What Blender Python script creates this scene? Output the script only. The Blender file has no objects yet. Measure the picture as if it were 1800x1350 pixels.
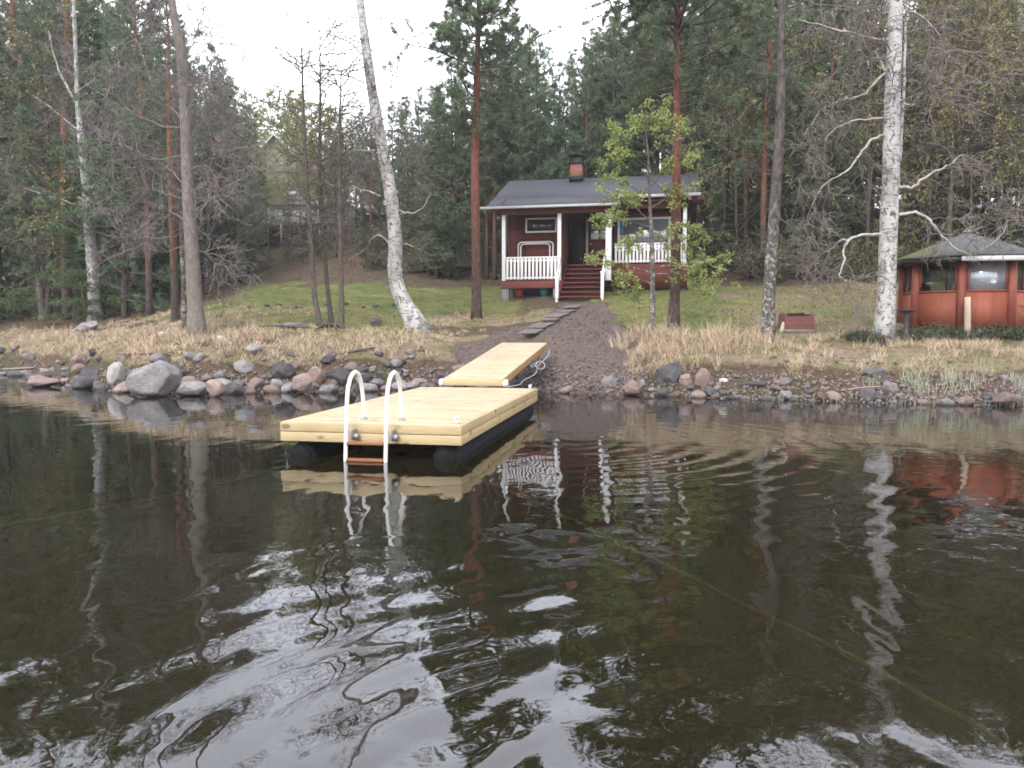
import bpy, math, random
import numpy as np
from mathutils import Vector
PI = math.pi
rng = np.random.default_rng(7)
random.seed(7)
scene = bpy.context.scene
COL = scene.collection

# ------------------------------------------------------------------ camera model
H_CAM = 1.75
HAZE = .0008
PITCH = math.atan(100.0 / 1400.0)
CP, SP = math.cos(PITCH), math.sin(PITCH)

def ray(px, py):
    a = (px - 900.0) / 1400.0
    b = (675.0 - py) / 1400.0
    return np.array([a, CP + b * SP, -SP + b * CP])

def P(px, py, Y):
    d = ray(px, py)
    return np.array([0, 0, H_CAM]) + d * (Y / d[1])

def on_z(px, py, z):
    d = ray(px, py)
    return np.array([0, 0, H_CAM]) + d * ((z - H_CAM) / d[2])

# ------------------------------------------------------------------ noise
def _hash(ix, iy, s):
    h = (ix.astype(np.int64) * 374761393 + iy.astype(np.int64) * 668265263 + s * 982451653) & 0x7fffffff
    h = ((h ^ (h >> 13)) * 1274126177) & 0x7fffffff
    h = h ^ (h >> 16)
    return (h & 0xffff) / 65535.0

def vnoise(x, y, s=0):
    x = np.asarray(x, float); y = np.asarray(y, float)
    ix = np.floor(x); iy = np.floor(y)
    fx = x - ix; fy = y - iy
    fx = fx * fx * (3 - 2 * fx); fy = fy * fy * (3 - 2 * fy)
    a = _hash(ix, iy, s); b = _hash(ix + 1, iy, s); c = _hash(ix, iy + 1, s); d = _hash(ix + 1, iy + 1, s)
    return (a * (1 - fx) + b * fx) * (1 - fy) + (c * (1 - fx) + d * fx) * fy - 0.5

def fbm(x, y, s=0, o=4):
    r = 0; a = 1.0
    for i in range(o):
        r = r + a * vnoise(np.asarray(x) * 2 ** i, np.asarray(y) * 2 ** i, s + i); a *= 0.5
    return r

def sstep(a, b, x):
    t = np.clip((np.asarray(x, float) - a) / (b - a), 0, 1)
    return t * t * (3 - 2 * t)

# ------------------------------------------------------------------ terrain
SX = np.array([-90, -40, -28, -19.5, -15.5, -13.0, -10.5, -9.3, -7, -5, -3, -1.5, 0, 1.2, 3, 6, 8.9, 11.3, 16, 40, 90], float)
SY = np.array([60, 44, 36, 30.3, 26.6, 23.6, 21.3, 20.7, 21.2, 21.6, 22.4, 23.0, 22.4, 21.1, 20.5, 19.3, 18.2, 17.7, 17.2, 16, 16], float)
PD = np.array([-60, -25, -8, -3, -1, 0, .7, 1.5, 2.2, 3.2, 5.0, 7.7, 10.2, 12.7, 18.7, 28.7, 38.7, 58.7, 90, 130, 300], float)
PZ = np.array([-3, -2.6, -1.4, -.75, -.28, -.03, .36, .78, 1.12, 1.42, 1.78, 2.3, 2.76, 3.2, 4.25, 6.6, 9.0, 13.0, 17, 19, 20], float)

def shore_d(X, Y):
    return (Y - np.interp(X, SX, SY)) * 0.97

def soil_mask(X, Y):
    d = shore_d(X, Y)
    cx = np.interp(d, [-3, 0, 2, 5, 9, 11], [0.5, 0.7, 1.3, 2.0, 2.6, 2.75])
    hw = np.interp(d, [-3, 0, 2, 4.0, 5.5, 9.5, 11], [2.9, 2.9, 3.1, 2.5, 1.2, .6, .3])
    off = np.abs(X - cx) + fbm(X * .8, Y * .8, 31, 3) * .9
    return (1 - sstep(hw * .75, hw * 1.1, off)) * (1 - sstep(9.5, 11, d))

def ground_z(X, Y):
    X = np.asarray(X, float); Y = np.asarray(Y, float)
    d = shore_d(X, Y)
    z = np.interp(d, PD, PZ)
    amp = sstep(0.2, 3, d) * .12 + sstep(16, 40, d) * .5
    z = z + fbm(X * .45, Y * .45, 3, 3) * amp
    z = z + fbm(X * 2.2, Y * 2.2, 9, 3) * .10 * sstep(-1, .6, d)
    s = soil_mask(X, Y)
    z = z + s * fbm(X * 3.5, Y * 3.5, 17, 3) * .09
    # slight cut bank: steeper lip of turf above the stones
    lip = sstep(1.1, 1.5, d + fbm(X * .7, Y * .7, 5, 2) * .5) * (1 - sstep(1.5, 3.4, d)) * (1 - s)
    return z + lip * .16

def hit(px, py):
    d = ray(px, py)
    t = np.arange(14.0, 140.0, .04)
    X = d[0] * t; Y = d[1] * t; Z = H_CAM + d[2] * t
    g = ground_z(X, Y)
    k = np.nonzero(Z <= g)[0]
    i = k[0] if len(k) else len(t) - 1
    return np.array([X[i], Y[i], g[i]])

def gpt(x, y):
    return np.array([x, y, float(ground_z(x, y))])

# ------------------------------------------------------------------ materials
def new_mat(name):
    m = bpy.data.materials.new(name); m.use_nodes = True
    nt = m.node_tree
    b = nt.nodes['Principled BSDF']
    return m, nt, b

def N(nt, typ, **kw):
    n = nt.nodes.new(typ)
    for k, v in kw.items():
        setattr(n, k, v)
    return n

def L(nt, a, b): nt.links.new(a, b)

def ramp(nt, fac, stops, interp='LINEAR'):
    r = N(nt, 'ShaderNodeValToRGB'); r.color_ramp.interpolation = interp
    els = r.color_ramp.elements
    while len(els) < len(stops): els.new(.5)
    for e, (p, c) in zip(els, stops):
        e.position = p; e.color = (*c, 1)
    L(nt, fac, r.inputs[0]); return r.outputs[0]

def noise(nt, vec, scale, detail=4, rough=.55, dist=0):
    n = N(nt, 'ShaderNodeTexNoise'); n.inputs['Scale'].default_value = scale
    n.inputs['Detail'].default_value = detail; n.inputs['Roughness'].default_value = rough
    n.inputs['Distortion'].default_value = dist
    L(nt, vec, n.inputs['Vector']); return n.outputs['Fac']

def coords(nt, kind='Object', scale=None):
    t = N(nt, 'ShaderNodeTexCoord'); o = t.outputs[kind]
    if scale:
        m = N(nt, 'ShaderNodeMapping'); m.inputs['Scale'].default_value = scale
        L(nt, o, m.inputs[0]); o = m.outputs[0]
    return o

def mix(nt, fac, a, b, mode='MIX'):
    n = N(nt, 'ShaderNodeMix', data_type='RGBA', blend_type=mode)
    if isinstance(fac, (int, float)): n.inputs[0].default_value = fac
    else: L(nt, fac, n.inputs[0])
    for i, v in ((6, a), (7, b)):
        if isinstance(v, tuple): n.inputs[i].default_value = (*v, 1)
        else: L(nt, v, n.inputs[i])
    return n.outputs[2]

def mth(nt, op, a, b=None, clamp=False):
    n = N(nt, 'ShaderNodeMath', operation=op, use_clamp=clamp)
    for i, v in ((0, a), (1, b)):
        if v is None: continue
        if isinstance(v, (int, float)): n.inputs[i].default_value = v
        else: L(nt, v, n.inputs[i])
    return n.outputs[0]

def bump(nt, b, h, dist, strength=1.0):
    n = N(nt, 'ShaderNodeBump'); n.inputs['Distance'].default_value = dist
    n.inputs['Strength'].default_value = strength
    L(nt, h, n.inputs['Height']); L(nt, n.outputs[0], b.inputs['Normal'])

def simple(name, col, rough=.6, var=.25, scale=6, bmp=0.0, metallic=0, spec=.4, coord='Object', stretch=None, randv=0.0):
    m, nt, b = new_mat(name)
    c = coords(nt, coord, stretch)
    f = noise(nt, c, scale, 5, .6)
    lo = tuple(x * (1 - var) for x in col); hi = tuple(min(1, x * (1 + var)) for x in col)
    o = ramp(nt, f, [(.3, lo), (.7, hi)])
    if randv:
        oi = N(nt, 'ShaderNodeObjectInfo')
        hs = N(nt, 'ShaderNodeHueSaturation')
        L(nt, mth(nt, 'ADD', mth(nt, 'MULTIPLY', oi.outputs['Random'], randv), 1 - randv / 2), hs.inputs['Value'])
        L(nt, o, hs.inputs['Color']); o = hs.outputs[0]
    L(nt, o, b.inputs['Base Color'])
    b.inputs['Roughness'].default_value = rough; b.inputs['Metallic'].default_value = metallic
    b.inputs['Specular IOR Level'].default_value = spec
    if bmp: bump(nt, b, f, bmp)
    return m

M = {}
def m_ground():
    m, nt, b = new_mat('ground_cover')
    c = coords(nt, 'Object')
    at = N(nt, 'ShaderNodeAttribute', attribute_name='zone')
    sep = N(nt, 'ShaderNodeSeparateColor'); L(nt, at.outputs['Color'], sep.inputs[0])
    n1 = noise(nt, c, 1.1, 6, .65); n2 = noise(nt, c, 9, 5, .7); n3 = noise(nt, c, .35, 4, .6); n4 = noise(nt, c, 32, 3, .7)
    soil = ramp(nt, n2, [(.3, (.060, .045, .040)), (.5, (.120, .092, .082)), (.72, (.185, .148, .134))])
    straw = mix(nt, ramp(nt, n1, [(.4, (0, 0, 0)), (.62, (1, 1, 1))]),
                ramp(nt, n2, [(.3, (.14, .10, .075)), (.7, (.33, .255, .185))]),
                ramp(nt, n2, [(.3, (.075, .075, .03)), (.7, (.19, .175, .075))]))
    lawn = mix(nt, ramp(nt, mth(nt, 'ADD', mth(nt, 'MULTIPLY', n1, .6), mth(nt, 'MULTIPLY', n3, .4)), [(.43, (0, 0, 0)), (.64, (1, 1, 1))]),
               ramp(nt, n2, [(.3, (.062, .105, .03)), (.7, (.12, .165, .045))]),
               ramp(nt, n2, [(.3, (.19, .16, .065)), (.7, (.30, .25, .12))]))
    forest = mix(nt, ramp(nt, n1, [(.42, (0, 0, 0)), (.66, (1, 1, 1))]),
                 ramp(nt, n2, [(.3, (.055, .034, .026)), (.7, (.15, .10, .075))]),
                 ramp(nt, n2, [(.3, (.03, .035, .014)), (.7, (.085, .085, .035))]))
    bed = ramp(nt, n2, [(.3, (.018, .014, .008)), (.7, (.06, .046, .026))])
    def jit(ch):
        return mth(nt, 'ADD', ch, mth(nt, 'MULTIPLY', mth(nt, 'SUBTRACT', n1, .5), .8))
    def thr(ch):
        return ramp(nt, jit(ch), [(.38, (0, 0, 0)), (.62, (1, 1, 1))])
    o = mix(nt, thr(sep.outputs[1]), forest, straw)
    o = mix(nt, thr(sep.outputs[2]), o, lawn)
    o = mix(nt, thr(sep.outputs[0]), o, soil)
    o = mix(nt, at.outputs['Alpha'], bed, o)
    L(nt, o, b.inputs['Base Color'])
    b.inputs['Roughness'].default_value = .92; b.inputs['Specular IOR Level'].default_value = .2
    bump(nt, b, mth(nt, 'ADD', n2, mth(nt, 'MULTIPLY', n4, .5)), .05)
    return m

def m_birch(name, dark=.5, tint=(.58, .565, .56)):
    m, nt, b = new_mat(name)
    c = coords(nt, 'Object')
    cs = coords(nt, 'Object', (1.6, 1.6, 9.0))
    lent = noise(nt, cs, 2.4, 5, .62, .4)
    big = noise(nt, coords(nt, 'Object', (1, 1, .55)), 2.3, 3, .6)
    fine = noise(nt, c, 26, 4, .6)
    white = ramp(nt, fine, [(.3, tuple(x * .78 for x in tint)), (.7, tint)])
    k = mth(nt, 'MULTIPLY', mth(nt, 'ADD', lent, mth(nt, 'MULTIPLY', big, .45)), 1.0)
    msk = ramp(nt, k, [(.83 - .1 * dark, (0, 0, 0)), (.91 - .1 * dark, (1, 1, 1))])
    blot = noise(nt, coords(nt, 'Object', (2.2, 2.2, 1.5)), 2.6, 6, .75, .8)
    msk = mix(nt, ramp(nt, blot, [(.53, (0, 0, 0)), (.58, (1, 1, 1))]), msk, (1.0, 1.0, 1.0))
    o = mix(nt, msk, white, ramp(nt, fine, [(.35, (.045, .04, .038)), (.65, (.17, .155, .145))]))
    gry = ramp(nt, big, [(.46, (0, 0, 0)), (.68, (.7, .7, .7))])
    o = mix(nt, gry, o, (.26, .25, .23))
    L(nt, o, b.inputs['Base Color']); b.inputs['Roughness'].default_value = .75
    b.inputs['Specular IOR Level'].default_value = .25
    bump(nt, b, k, .02)
    return m

def m_pine(name, z0=1.0, z1=7.0, low=(.075, .057, .052), high=(.29, .125, .07)):
    m, nt, b = new_mat(name)
    c = coords(nt, 'Object')
    sx = N(nt, 'ShaderNodeSeparateXYZ'); L(nt, c, sx.inputs[0])
    pl = noise(nt, coords(nt, 'Object', (1.5, 1.5, .5)), 9, 4, .7)
    g = noise(nt, c, .9, 3, .6)
    t = mth(nt, 'ADD', mth(nt, 'DIVIDE', mth(nt, 'SUBTRACT', sx.outputs[2], z0), z1 - z0), mth(nt, 'MULTIPLY', mth(nt, 'SUBTRACT', g, .5), .7), True)
    lo = ramp(nt, pl, [(.35, tuple(x * .5 for x in low)), (.65, tuple(x * 1.5 for x in low))])
    hi = ramp(nt, pl, [(.3, tuple(x * .5 for x in high)), (.65, high)])
    L(nt, mix(nt, t, lo, hi), b.inputs['Base Color'])
    b.inputs['Roughness'].default_value = .85; b.inputs['Specular IOR Level'].default_value = .2
    bump(nt, b, pl, .04)
    return m

def m_bark(name, a, bcol, lichen=None, sc=10):
    m, nt, b = new_mat(name)
    c = coords(nt, 'Object', (1.3, 1.3, .45))
    f = noise(nt, c, sc, 5, .7)
    o = ramp(nt, f, [(.35, a), (.65, bcol)])
    if lichen:
        g = noise(nt, coords(nt, 'Object'), 7, 5, .75)
        lz = N(nt, 'ShaderNodeSeparateXYZ'); L(nt, coords(nt, 'Object'), lz.inputs[0])
        lf = ramp(nt, mth(nt, 'DIVIDE', lz.outputs[2], 10), [(.22, (1, 1, 1)), (.42, (.12, .12, .12))])
        o = mix(nt, mth(nt, 'MULTIPLY', ramp(nt, g, [(.5, (0, 0, 0)), (.58, (1, 1, 1))]), lf), o, lichen)
    L(nt, o, b.inputs['Base Color']); b.inputs['Roughness'].default_value = .9
    b.inputs['Specular IOR Level'].default_value = .2
    bump(nt, b, f, .03)
    return m

def m_leaf(name, lo, hi, scale=1.2, trans=.0, randv=.3):
    m, nt, b = new_mat(name)
    c = coords(nt, 'Object')
    f = noise(nt, c, scale, 3, .6); f2 = noise(nt, c, scale * 14, 2, .6)
    o = ramp(nt, mth(nt, 'ADD', mth(nt, 'MULTIPLY', f, .6), mth(nt, 'MULTIPLY', f2, .4)), [(.36, lo), (.64, hi)])
    oi = N(nt, 'ShaderNodeObjectInfo'); hs = N(nt, 'ShaderNodeHueSaturation')
    L(nt, mth(nt, 'ADD', mth(nt, 'MULTIPLY', oi.outputs['Random'], randv), 1 - randv / 2), hs.inputs['Value'])
    L(nt, mth(nt, 'ADD', mth(nt, 'MULTIPLY', oi.outputs['Random'], .04), .48), hs.inputs['Hue'])
    L(nt, o, hs.inputs['Color']); o = hs.outputs[0]
    L(nt, o, b.inputs['Base Color']); b.inputs['Roughness'].default_value = .6
    b.inputs['Specular IOR Level'].default_value = .25
    if trans:
        tr = N(nt, 'ShaderNodeBsdfTranslucent'); L(nt, o, tr.inputs[0])
        ms = N(nt, 'ShaderNodeMixShader'); ms.inputs[0].default_value = trans
        L(nt, b.outputs[0], ms.inputs[1]); L(nt, tr.outputs[0], ms.inputs[2])
        L(nt, ms.outputs[0], nt.nodes['Material Output'].inputs['Surface'])
    return m

def m_rock(name, col, col2):
    m, nt, b = new_mat(name)
    c = coords(nt, 'Object')
    oi = N(nt, 'ShaderNodeObjectInfo')
    va = N(nt, 'ShaderNodeVectorMath', operation='ADD'); L(nt, c, va.inputs[0])
    cb = N(nt, 'ShaderNodeCombineXYZ'); L(nt, mth(nt, 'MULTIPLY', oi.outputs['Random'], 40), cb.inputs[0]); L(nt, cb.outputs[0], va.inputs[1])
    f = noise(nt, va.outputs[0], 2.2, 6, .7); g = noise(nt, va.outputs[0], 14, 4, .7)
    o = ramp(nt, mth(nt, 'ADD', mth(nt, 'MULTIPLY', f, .6), mth(nt, 'MULTIPLY', g, .4)), [(.34, tuple(x * .55 for x in col)), (.5, col), (.66, col2)])
    hs = N(nt, 'ShaderNodeHueSaturation')
    L(nt, mth(nt, 'ADD', mth(nt, 'MULTIPLY', oi.outputs['Random'], .7), .65), hs.inputs['Value'])
    L(nt, o, hs.inputs['Color']); o = hs.outputs[0]
    geo = N(nt, 'ShaderNodeNewGeometry'); sz = N(nt, 'ShaderNodeSeparateXYZ'); L(nt, geo.outputs['Position'], sz.inputs[0])
    wet = ramp(nt, mth(nt, 'ADD', sz.outputs[2], mth(nt, 'MULTIPLY', g, .06)), [(.05, (.35, .33, .3)), (.12, (1, 1, 1))])
    o = mix(nt, 1.0, o, wet, 'MULTIPLY')
    L(nt, o, b.inputs['Base Color']); b.inputs['Roughness'].default_value = .75
    b.inputs['Specular IOR Level'].default_value = .3
    bump(nt, b, mth(nt, 'ADD', f, mth(nt, 'MULTIPLY', g, .3)), .06)
    return m

def m_wood(name, a, bcol, stretch, knots=True, rough=.55, sc=6, boards=None):
    m, nt, b = new_mat(name)
    c = coords(nt, 'Object', stretch)
    f = noise(nt, c, sc, 6, .65, .6)
    o = ramp(nt, f, [(.3, a), (.7, bcol)])
    big = noise(nt, coords(nt, 'Object'), 1.3, 3, .6)
    o = mix(nt, ramp(nt, big, [(.35, (0, 0, 0)), (.7, (.7, .7, .7))]), o, tuple(x * .66 for x in bcol))
    if knots:
        v = N(nt, 'ShaderNodeTexVoronoi'); v.inputs['Scale'].default_value = 1.0
        L(nt, coords(nt, 'Object', tuple(2.2 if s < 1 else 4.4 for s in stretch)), v.inputs['Vector'])
        kn = ramp(nt, v.outputs['Distance'], [(.11, (1, 1, 1)), (.19, (0, 0, 0))])
        o = mix(nt, mth(nt, 'MULTIPLY', kn, .8), o, tuple(x * .3 for x in a))
    if boards:
        ax, pitch = boards
        sb = N(nt, 'ShaderNodeSeparateXYZ'); L(nt, coords(nt, 'Object'), sb.inputs[0])
        wn = N(nt, 'ShaderNodeTexWhiteNoise', noise_dimensions='1D'); L(nt, mth(nt, 'FLOOR', mth(nt, 'DIVIDE', sb.outputs[ax], pitch)), wn.inputs['W'])
        hs = N(nt, 'ShaderNodeHueSaturation'); L(nt, mth(nt, 'ADD', mth(nt, 'MULTIPLY', wn.outputs[0], .34), .78), hs.inputs['Value']); L(nt, o, hs.inputs['Color'])
        L(nt, mth(nt, 'ADD', mth(nt, 'MULTIPLY', wn.outputs[0], .3), .75), hs.inputs['Saturation']); o = hs.outputs[0]
    L(nt, o, b.inputs['Base Color']); b.inputs['Roughness'].default_value = rough
    b.inputs['Specular IOR Level'].default_value = .4
    bump(nt, b, f, .004)
    return m

def m_siding(name, col, axis, pitch, depth=.012, rough=.7, var=.25):
    """painted boards: grooves every `pitch` metres along axis"""
    m, nt, b = new_mat(name)
    c = coords(nt, 'Object')
    s = N(nt, 'ShaderNodeSeparateXYZ'); L(nt, c, s.inputs[0])
    fr = mth(nt, 'FRACT', mth(nt, 'DIVIDE', s.outputs[axis], pitch))
    gro = ramp(nt, fr, [(0, (0, 0, 0)), (.10, (1, 1, 1)), (.92, (.85, .85, .85)), (1, (0, 0, 0))])
    bi = mth(nt, 'FLOOR', mth(nt, 'DIVIDE', s.outputs[axis], pitch))
    wn = N(nt, 'ShaderNodeTexWhiteNoise', noise_dimensions='1D'); L(nt, bi, wn.inputs['W'])
    st = [3, 3, 3]; st[axis] = 20
    f = noise(nt, coords(nt, 'Object', tuple(st)), 1.3, 5, .65)
    k = mth(nt, 'ADD', mth(nt, 'MULTIPLY', f, .75), mth(nt, 'MULTIPLY', wn.outputs[0], .25))
    o = ramp(nt, k, [(.25, tuple(x * (1 - var) for x in col)), (.75, tuple(min(1, x * (1 + var)) for x in col))])
    L(nt, o, b.inputs['Base Color']); b.inputs['Roughness'].default_value = rough
    b.inputs['Specular IOR Level'].default_value = .3
    bump(nt, b, gro, depth)
    return m

def m_shingle(name, a, bcol, moss=None):
    m, nt, b = new_mat(name)
    c = coords(nt, 'Object')
    br = N(nt, 'ShaderNodeTexBrick'); br.inputs['Scale'].default_value = 1.0
    br.inputs['Brick Width'].default_value = .33; br.inputs['Row Height'].default_value = .14
    br.inputs['Mortar Size'].default_value = .008
    br.inputs['Color1'].default_value = (*a, 1); br.inputs['Color2'].default_value = (*bcol, 1)
    br.inputs['Mortar'].default_value = (*(x * .6 for x in a), 1)
    L(nt, c, br.inputs['Vector'])
    f = noise(nt, c, 3, 5, .6)
    o = mix(nt, .6, br.outputs['Color'], ramp(nt, f, [(.3, a), (.7, bcol)]))
    if moss:
        g = noise(nt, c, 1.6, 5, .7)
        sx = N(nt, 'ShaderNodeSeparateXYZ'); L(nt, c, sx.inputs[0])
        g2 = mth(nt, 'SUBTRACT', g, mth(nt, 'MULTIPLY', sx.outputs[0], .09))
        o = mix(nt, ramp(nt, g2, [(.56, (0, 0, 0)), (.68, (1, 1, 1))]), o, moss)
    L(nt, o, b.inputs['Base Color']); b.inputs['Roughness'].default_value = .7
    bump(nt, b, br.outputs['Fac'], .004)
    return m

def m_brick(name, col, mort):
    m, nt, b = new_mat(name)
    c = coords(nt, 'Object')
    s = N(nt, 'ShaderNodeSeparateXYZ'); L(nt, c, s.inputs[0])
    cb = N(nt, 'ShaderNodeCombineXYZ')
    L(nt, mth(nt, 'ADD', s.outputs[0], s.outputs[1]), cb.inputs[0]); L(nt, s.outputs[2], cb.inputs[1])
    br = N(nt, 'ShaderNodeTexBrick'); br.inputs['Scale'].default_value = 1.0
    br.inputs['Brick Width'].default_value = .25; br.inputs['Row Height'].default_value = .075; br.inputs['Mortar Size'].default_value = .008
    br.inputs['Color1'].default_value = (*col, 1); br.inputs['Color2'].default_value = (*(x * .75 for x in col), 1); br.inputs['Mortar'].default_value = (*mort, 1)
    L(nt, cb.outputs[0], br.inputs['Vector'])
    L(nt, br.outputs['Color'], b.inputs['Base Color']); b.inputs['Roughness'].default_value = .85
    return m

def m_glass(name, tint=(.01, .012, .014), clear=.0):
    m, nt, b = new_mat(name)
    b.inputs['Base Color'].default_value = (*tint, 1); b.inputs['Roughness'].default_value = .03
    b.inputs['IOR'].default_value = 1.7; b.inputs['Specular IOR Level'].default_value = .8
    if not clear: b.inputs['Metallic'].default_value = .55; b.inputs['Base Color'].default_value = (.42, .46, .52, 1)
    f = noise(nt, coords(nt, 'Object'), 1.4, 2, .5)
    bump(nt, b, f, .01)
    if clear:
        tr = N(nt, 'ShaderNodeBsdfTransparent'); tr.inputs[0].default_value = (.85, .88, .9, 1)
        ms = N(nt, 'ShaderNodeMixShader'); ms.inputs[0].default_value = clear
        L(nt, b.outputs[0], ms.inputs[1]); L(nt, tr.outputs[0], ms.inputs[2])
        L(nt, ms.outputs[0], nt.nodes['Material Output'].inputs['Surface'])
    return m

def m_blade(name, cols, randscale=40):
    m, nt, b = new_mat(name)
    at = N(nt, 'ShaderNodeAttribute', attribute_name='tint')
    c = coords(nt, 'Object')
    f = noise(nt, c, .8, 3, .6)
    k = mth(nt, 'ADD', mth(nt, 'MULTIPLY', at.outputs['Fac'], .65), mth(nt, 'MULTIPLY', f, .35))
    n = len(cols)
    o = ramp(nt, k, [(.15 + .7 * i / (n - 1), cc) for i, cc in enumerate(cols)])
    L(nt, o, b.inputs['Base Color']); b.inputs['Roughness'].default_value = .7
    b.inputs['Specular IOR Level'].default_value = .2
    return m

def m_water():
    m, nt, b = new_mat('lake_water')
    nt.nodes.remove(b)
    out = nt.nodes['Material Output']
    geo = N(nt, 'ShaderNodeNewGeometry'); pos = geo.outputs['Position']
    sp = N(nt, 'ShaderNodeSeparateXYZ'); L(nt, pos, sp.inputs[0])
    def mapped(scale, rot=0, loc=(0, 0, 0)):
        mp = N(nt, 'ShaderNodeMapping'); mp.inputs['Scale'].default_value = scale
        mp.inputs['Rotation'].default_value = (0, 0, rot); mp.inputs['Location'].default_value = loc
        L(nt, pos, mp.inputs[0]); return mp.outputs[0]
    # long lazy swell, broad distortion of the mirror image
    sw = noise(nt, mapped((1.15, .75, 1), .3), 1.0, 1.5, .4, 1.0)
    sw2 = noise(nt, mapped((2.6, 2.0, 1), -.3), 1.0, 1.5, .4, .8)
    rip = noise(nt, mapped((3.2, 7.0, 1), .15), 1.0, 2, .5, .3)
    near = mth(nt, 'SUBTRACT', 1.0, mth(nt, 'DIVIDE', mth(nt, 'SUBTRACT', sp.outputs[1], 2.5), 8.0, True), True)      # 1 near the boat, 0 by the dock
    # boat wake: rings spreading from the boat's own position, distorted
    def rings(cx, cy, wl, dist, dscale):
        w = N(nt, 'ShaderNodeTexWave', wave_type='RINGS', rings_direction='Z', wave_profile='SIN')
        w.inputs['Scale'].default_value = .314 / wl; w.inputs['Distortion'].default_value = dist
        w.inputs['Detail'].default_value = 1.5; w.inputs['Detail Scale'].default_value = dscale
        L(nt, mapped((1, 1, 1), 0, (-cx, -cy, 0)), w.inputs[0]); return w.outputs['Fac']
    def blob(cx, cy, rx, ry):
        v = N(nt, 'ShaderNodeVectorMath', operation='LENGTH'); L(nt, mapped((1 / rx, 1 / ry, 1), 0, (-cx / rx, -cy / ry, 0)), v.inputs[0])
        return mth(nt, 'SUBTRACT', 1.0, v.outputs['Value'], True)
    r1 = rings(.6, 12.2, .42, 1.6, .8)
    r2 = rings(2.4, .3, .5, 2.2, .6)
    h = mth(nt, 'MULTIPLY', sw, mth(nt, 'ADD', .008, mth(nt, 'MULTIPLY', near, .020)))
    h = mth(nt, 'ADD', h, mth(nt, 'MULTIPLY', sw2, mth(nt, 'ADD', .0020, mth(nt, 'MULTIPLY', near, .0048))))
    patch = noise(nt, mapped((.25, .35, 1)), 1.0, 2, .5)
    right = mth(nt, 'DIVIDE', mth(nt, 'SUBTRACT', sp.outputs[0], .4), 2.5, True)
    h = mth(nt, 'ADD', h, mth(nt, 'MULTIPLY', rip, mth(nt, 'ADD', .0007, mth(nt, 'MULTIPLY', right, mth(nt, 'MULTIPLY', patch, .0030)))))
    fin = noise(nt, mapped((6.5, 5.0, 1), .4), 1.0, 1.5, .5, .6)
    h = mth(nt, 'ADD', h, mth(nt, 'MULTIPLY', fin, mth(nt, 'MULTIPLY', near, .0007)))
    h = mth(nt, 'ADD', h, mth(nt, 'MULTIPLY', r1, mth(nt, 'MULTIPLY', blob(3.4, 10.0, 3.2, 5.0), .0075)))
    h = mth(nt, 'ADD', h, mth(nt, 'MULTIPLY', r2, mth(nt, 'MULTIPLY', blob(-.1, 4.0, 2.4, 2.0), .011)))
    bp = N(nt, 'ShaderNodeBump'); bp.inputs['Distance'].default_value = 1.0; bp.inputs['Strength'].default_value = 1.0
    L(nt, h, bp.inputs['Height'])
    gl = N(nt, 'ShaderNodeBsdfGlossy'); gl.inputs['Roughness'].default_value = .015
    gl.inputs['Color'].default_value = (.93, .95, 1, 1)
    L(nt, bp.outputs[0], gl.inputs['Normal'])
    murk = N(nt, 'ShaderNodeBsdfDiffuse'); murk.inputs['Color'].default_value = (.020, .0175, .008, 1)
    tr = N(nt, 'ShaderNodeBsdfTransparent'); tr.inputs[0].default_value = (.75, .66, .42, 1)
    body = N(nt, 'ShaderNodeMixShader'); body.inputs[0].default_value = .5
    L(nt, murk.outputs[0], body.inputs[1]); L(nt, tr.outputs[0], body.inputs[2])
    fr = N(nt, 'ShaderNodeFresnel'); fr.inputs['IOR'].default_value = 1.6
    L(nt, bp.outputs[0], fr.inputs['Normal'])
    ms = N(nt, 'ShaderNodeMixShader'); L(nt, fr.outputs[0], ms.inputs[0])
    L(nt, body.outputs[0], ms.inputs[1]); L(nt, gl.outputs[0], ms.inputs[2])
    L(nt, ms.outputs[0], out.inputs['Surface'])
    return m

M['ground'] = m_ground()
M['birch'] = m_birch('birch_bark', .5)
M['birch_grey'] = m_birch('birch_bark_grey', .7, (.56, .55, .53))
M['pine'] = m_pine('pine_bark', 1.0, 6.5)
M['pine_red'] = m_pine('pine_bark_red', 1.2, 5.0, (.085, .058, .052), (.215, .088, .062))
M['pine_dark'] = m_pine('pine_bark_dark', 3.0, 14, (.07, .056, .052), (.22, .10, .065))
M['lichen'] = m_bark('lichen_bark', (.05, .042, .04), (.15, .125, .115), (.33, .34, .31))
M['alder'] = m_bark('alder_bark', (.14, .122, .115), (.265, .235, .22), (.20, .175, .125))
M['thin_bark'] = m_bark('thin_alder_bark', (.075, .058, .05), (.17, .135, .12))
M['snag'] = m_bark('snag_wood', (.10, .085, .08), (.22, .19, .18))
M['limb_bark'] = simple('limb_bark', (.40, .365, .34), .85, .45, 7)
M['twig'] = simple('twig_grey', (.20, .17, .165), .85, .3, 3)
M['twig_dark'] = simple('twig_dark', (.12, .095, .09), .85, .3, 3)
M['needle'] = m_leaf('pine_needles', (.080, .130, .075), (.205, .27, .155), .9, .3)
M['needle_b'] = m_leaf('spruce_needles', (.072, .125, .058), (.19, .25, .12), .9, .3)
M['spring'] = m_leaf('spring_leaves', (.24, .33, .09), (.42, .51, .20), 2, .35, .2)
M['haze_leaf'] = m_leaf('young_birch_leaves', (.22, .25, .075), (.38, .40, .15), 1.2, .3, .3)
M['bud'] = m_leaf('birch_buds', (.22, .21, .075), (.40, .38, .155), 1.5, .3, .3)
M['undergrowth'] = m_leaf('undergrowth_leaves', (.06, .07, .028), (.17, .175, .07), .6, .25, .2)
M['juniper'] = m_leaf('juniper_needles', (.028, .038, .025), (.085, .10, .06), 2, 0, .2)
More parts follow.
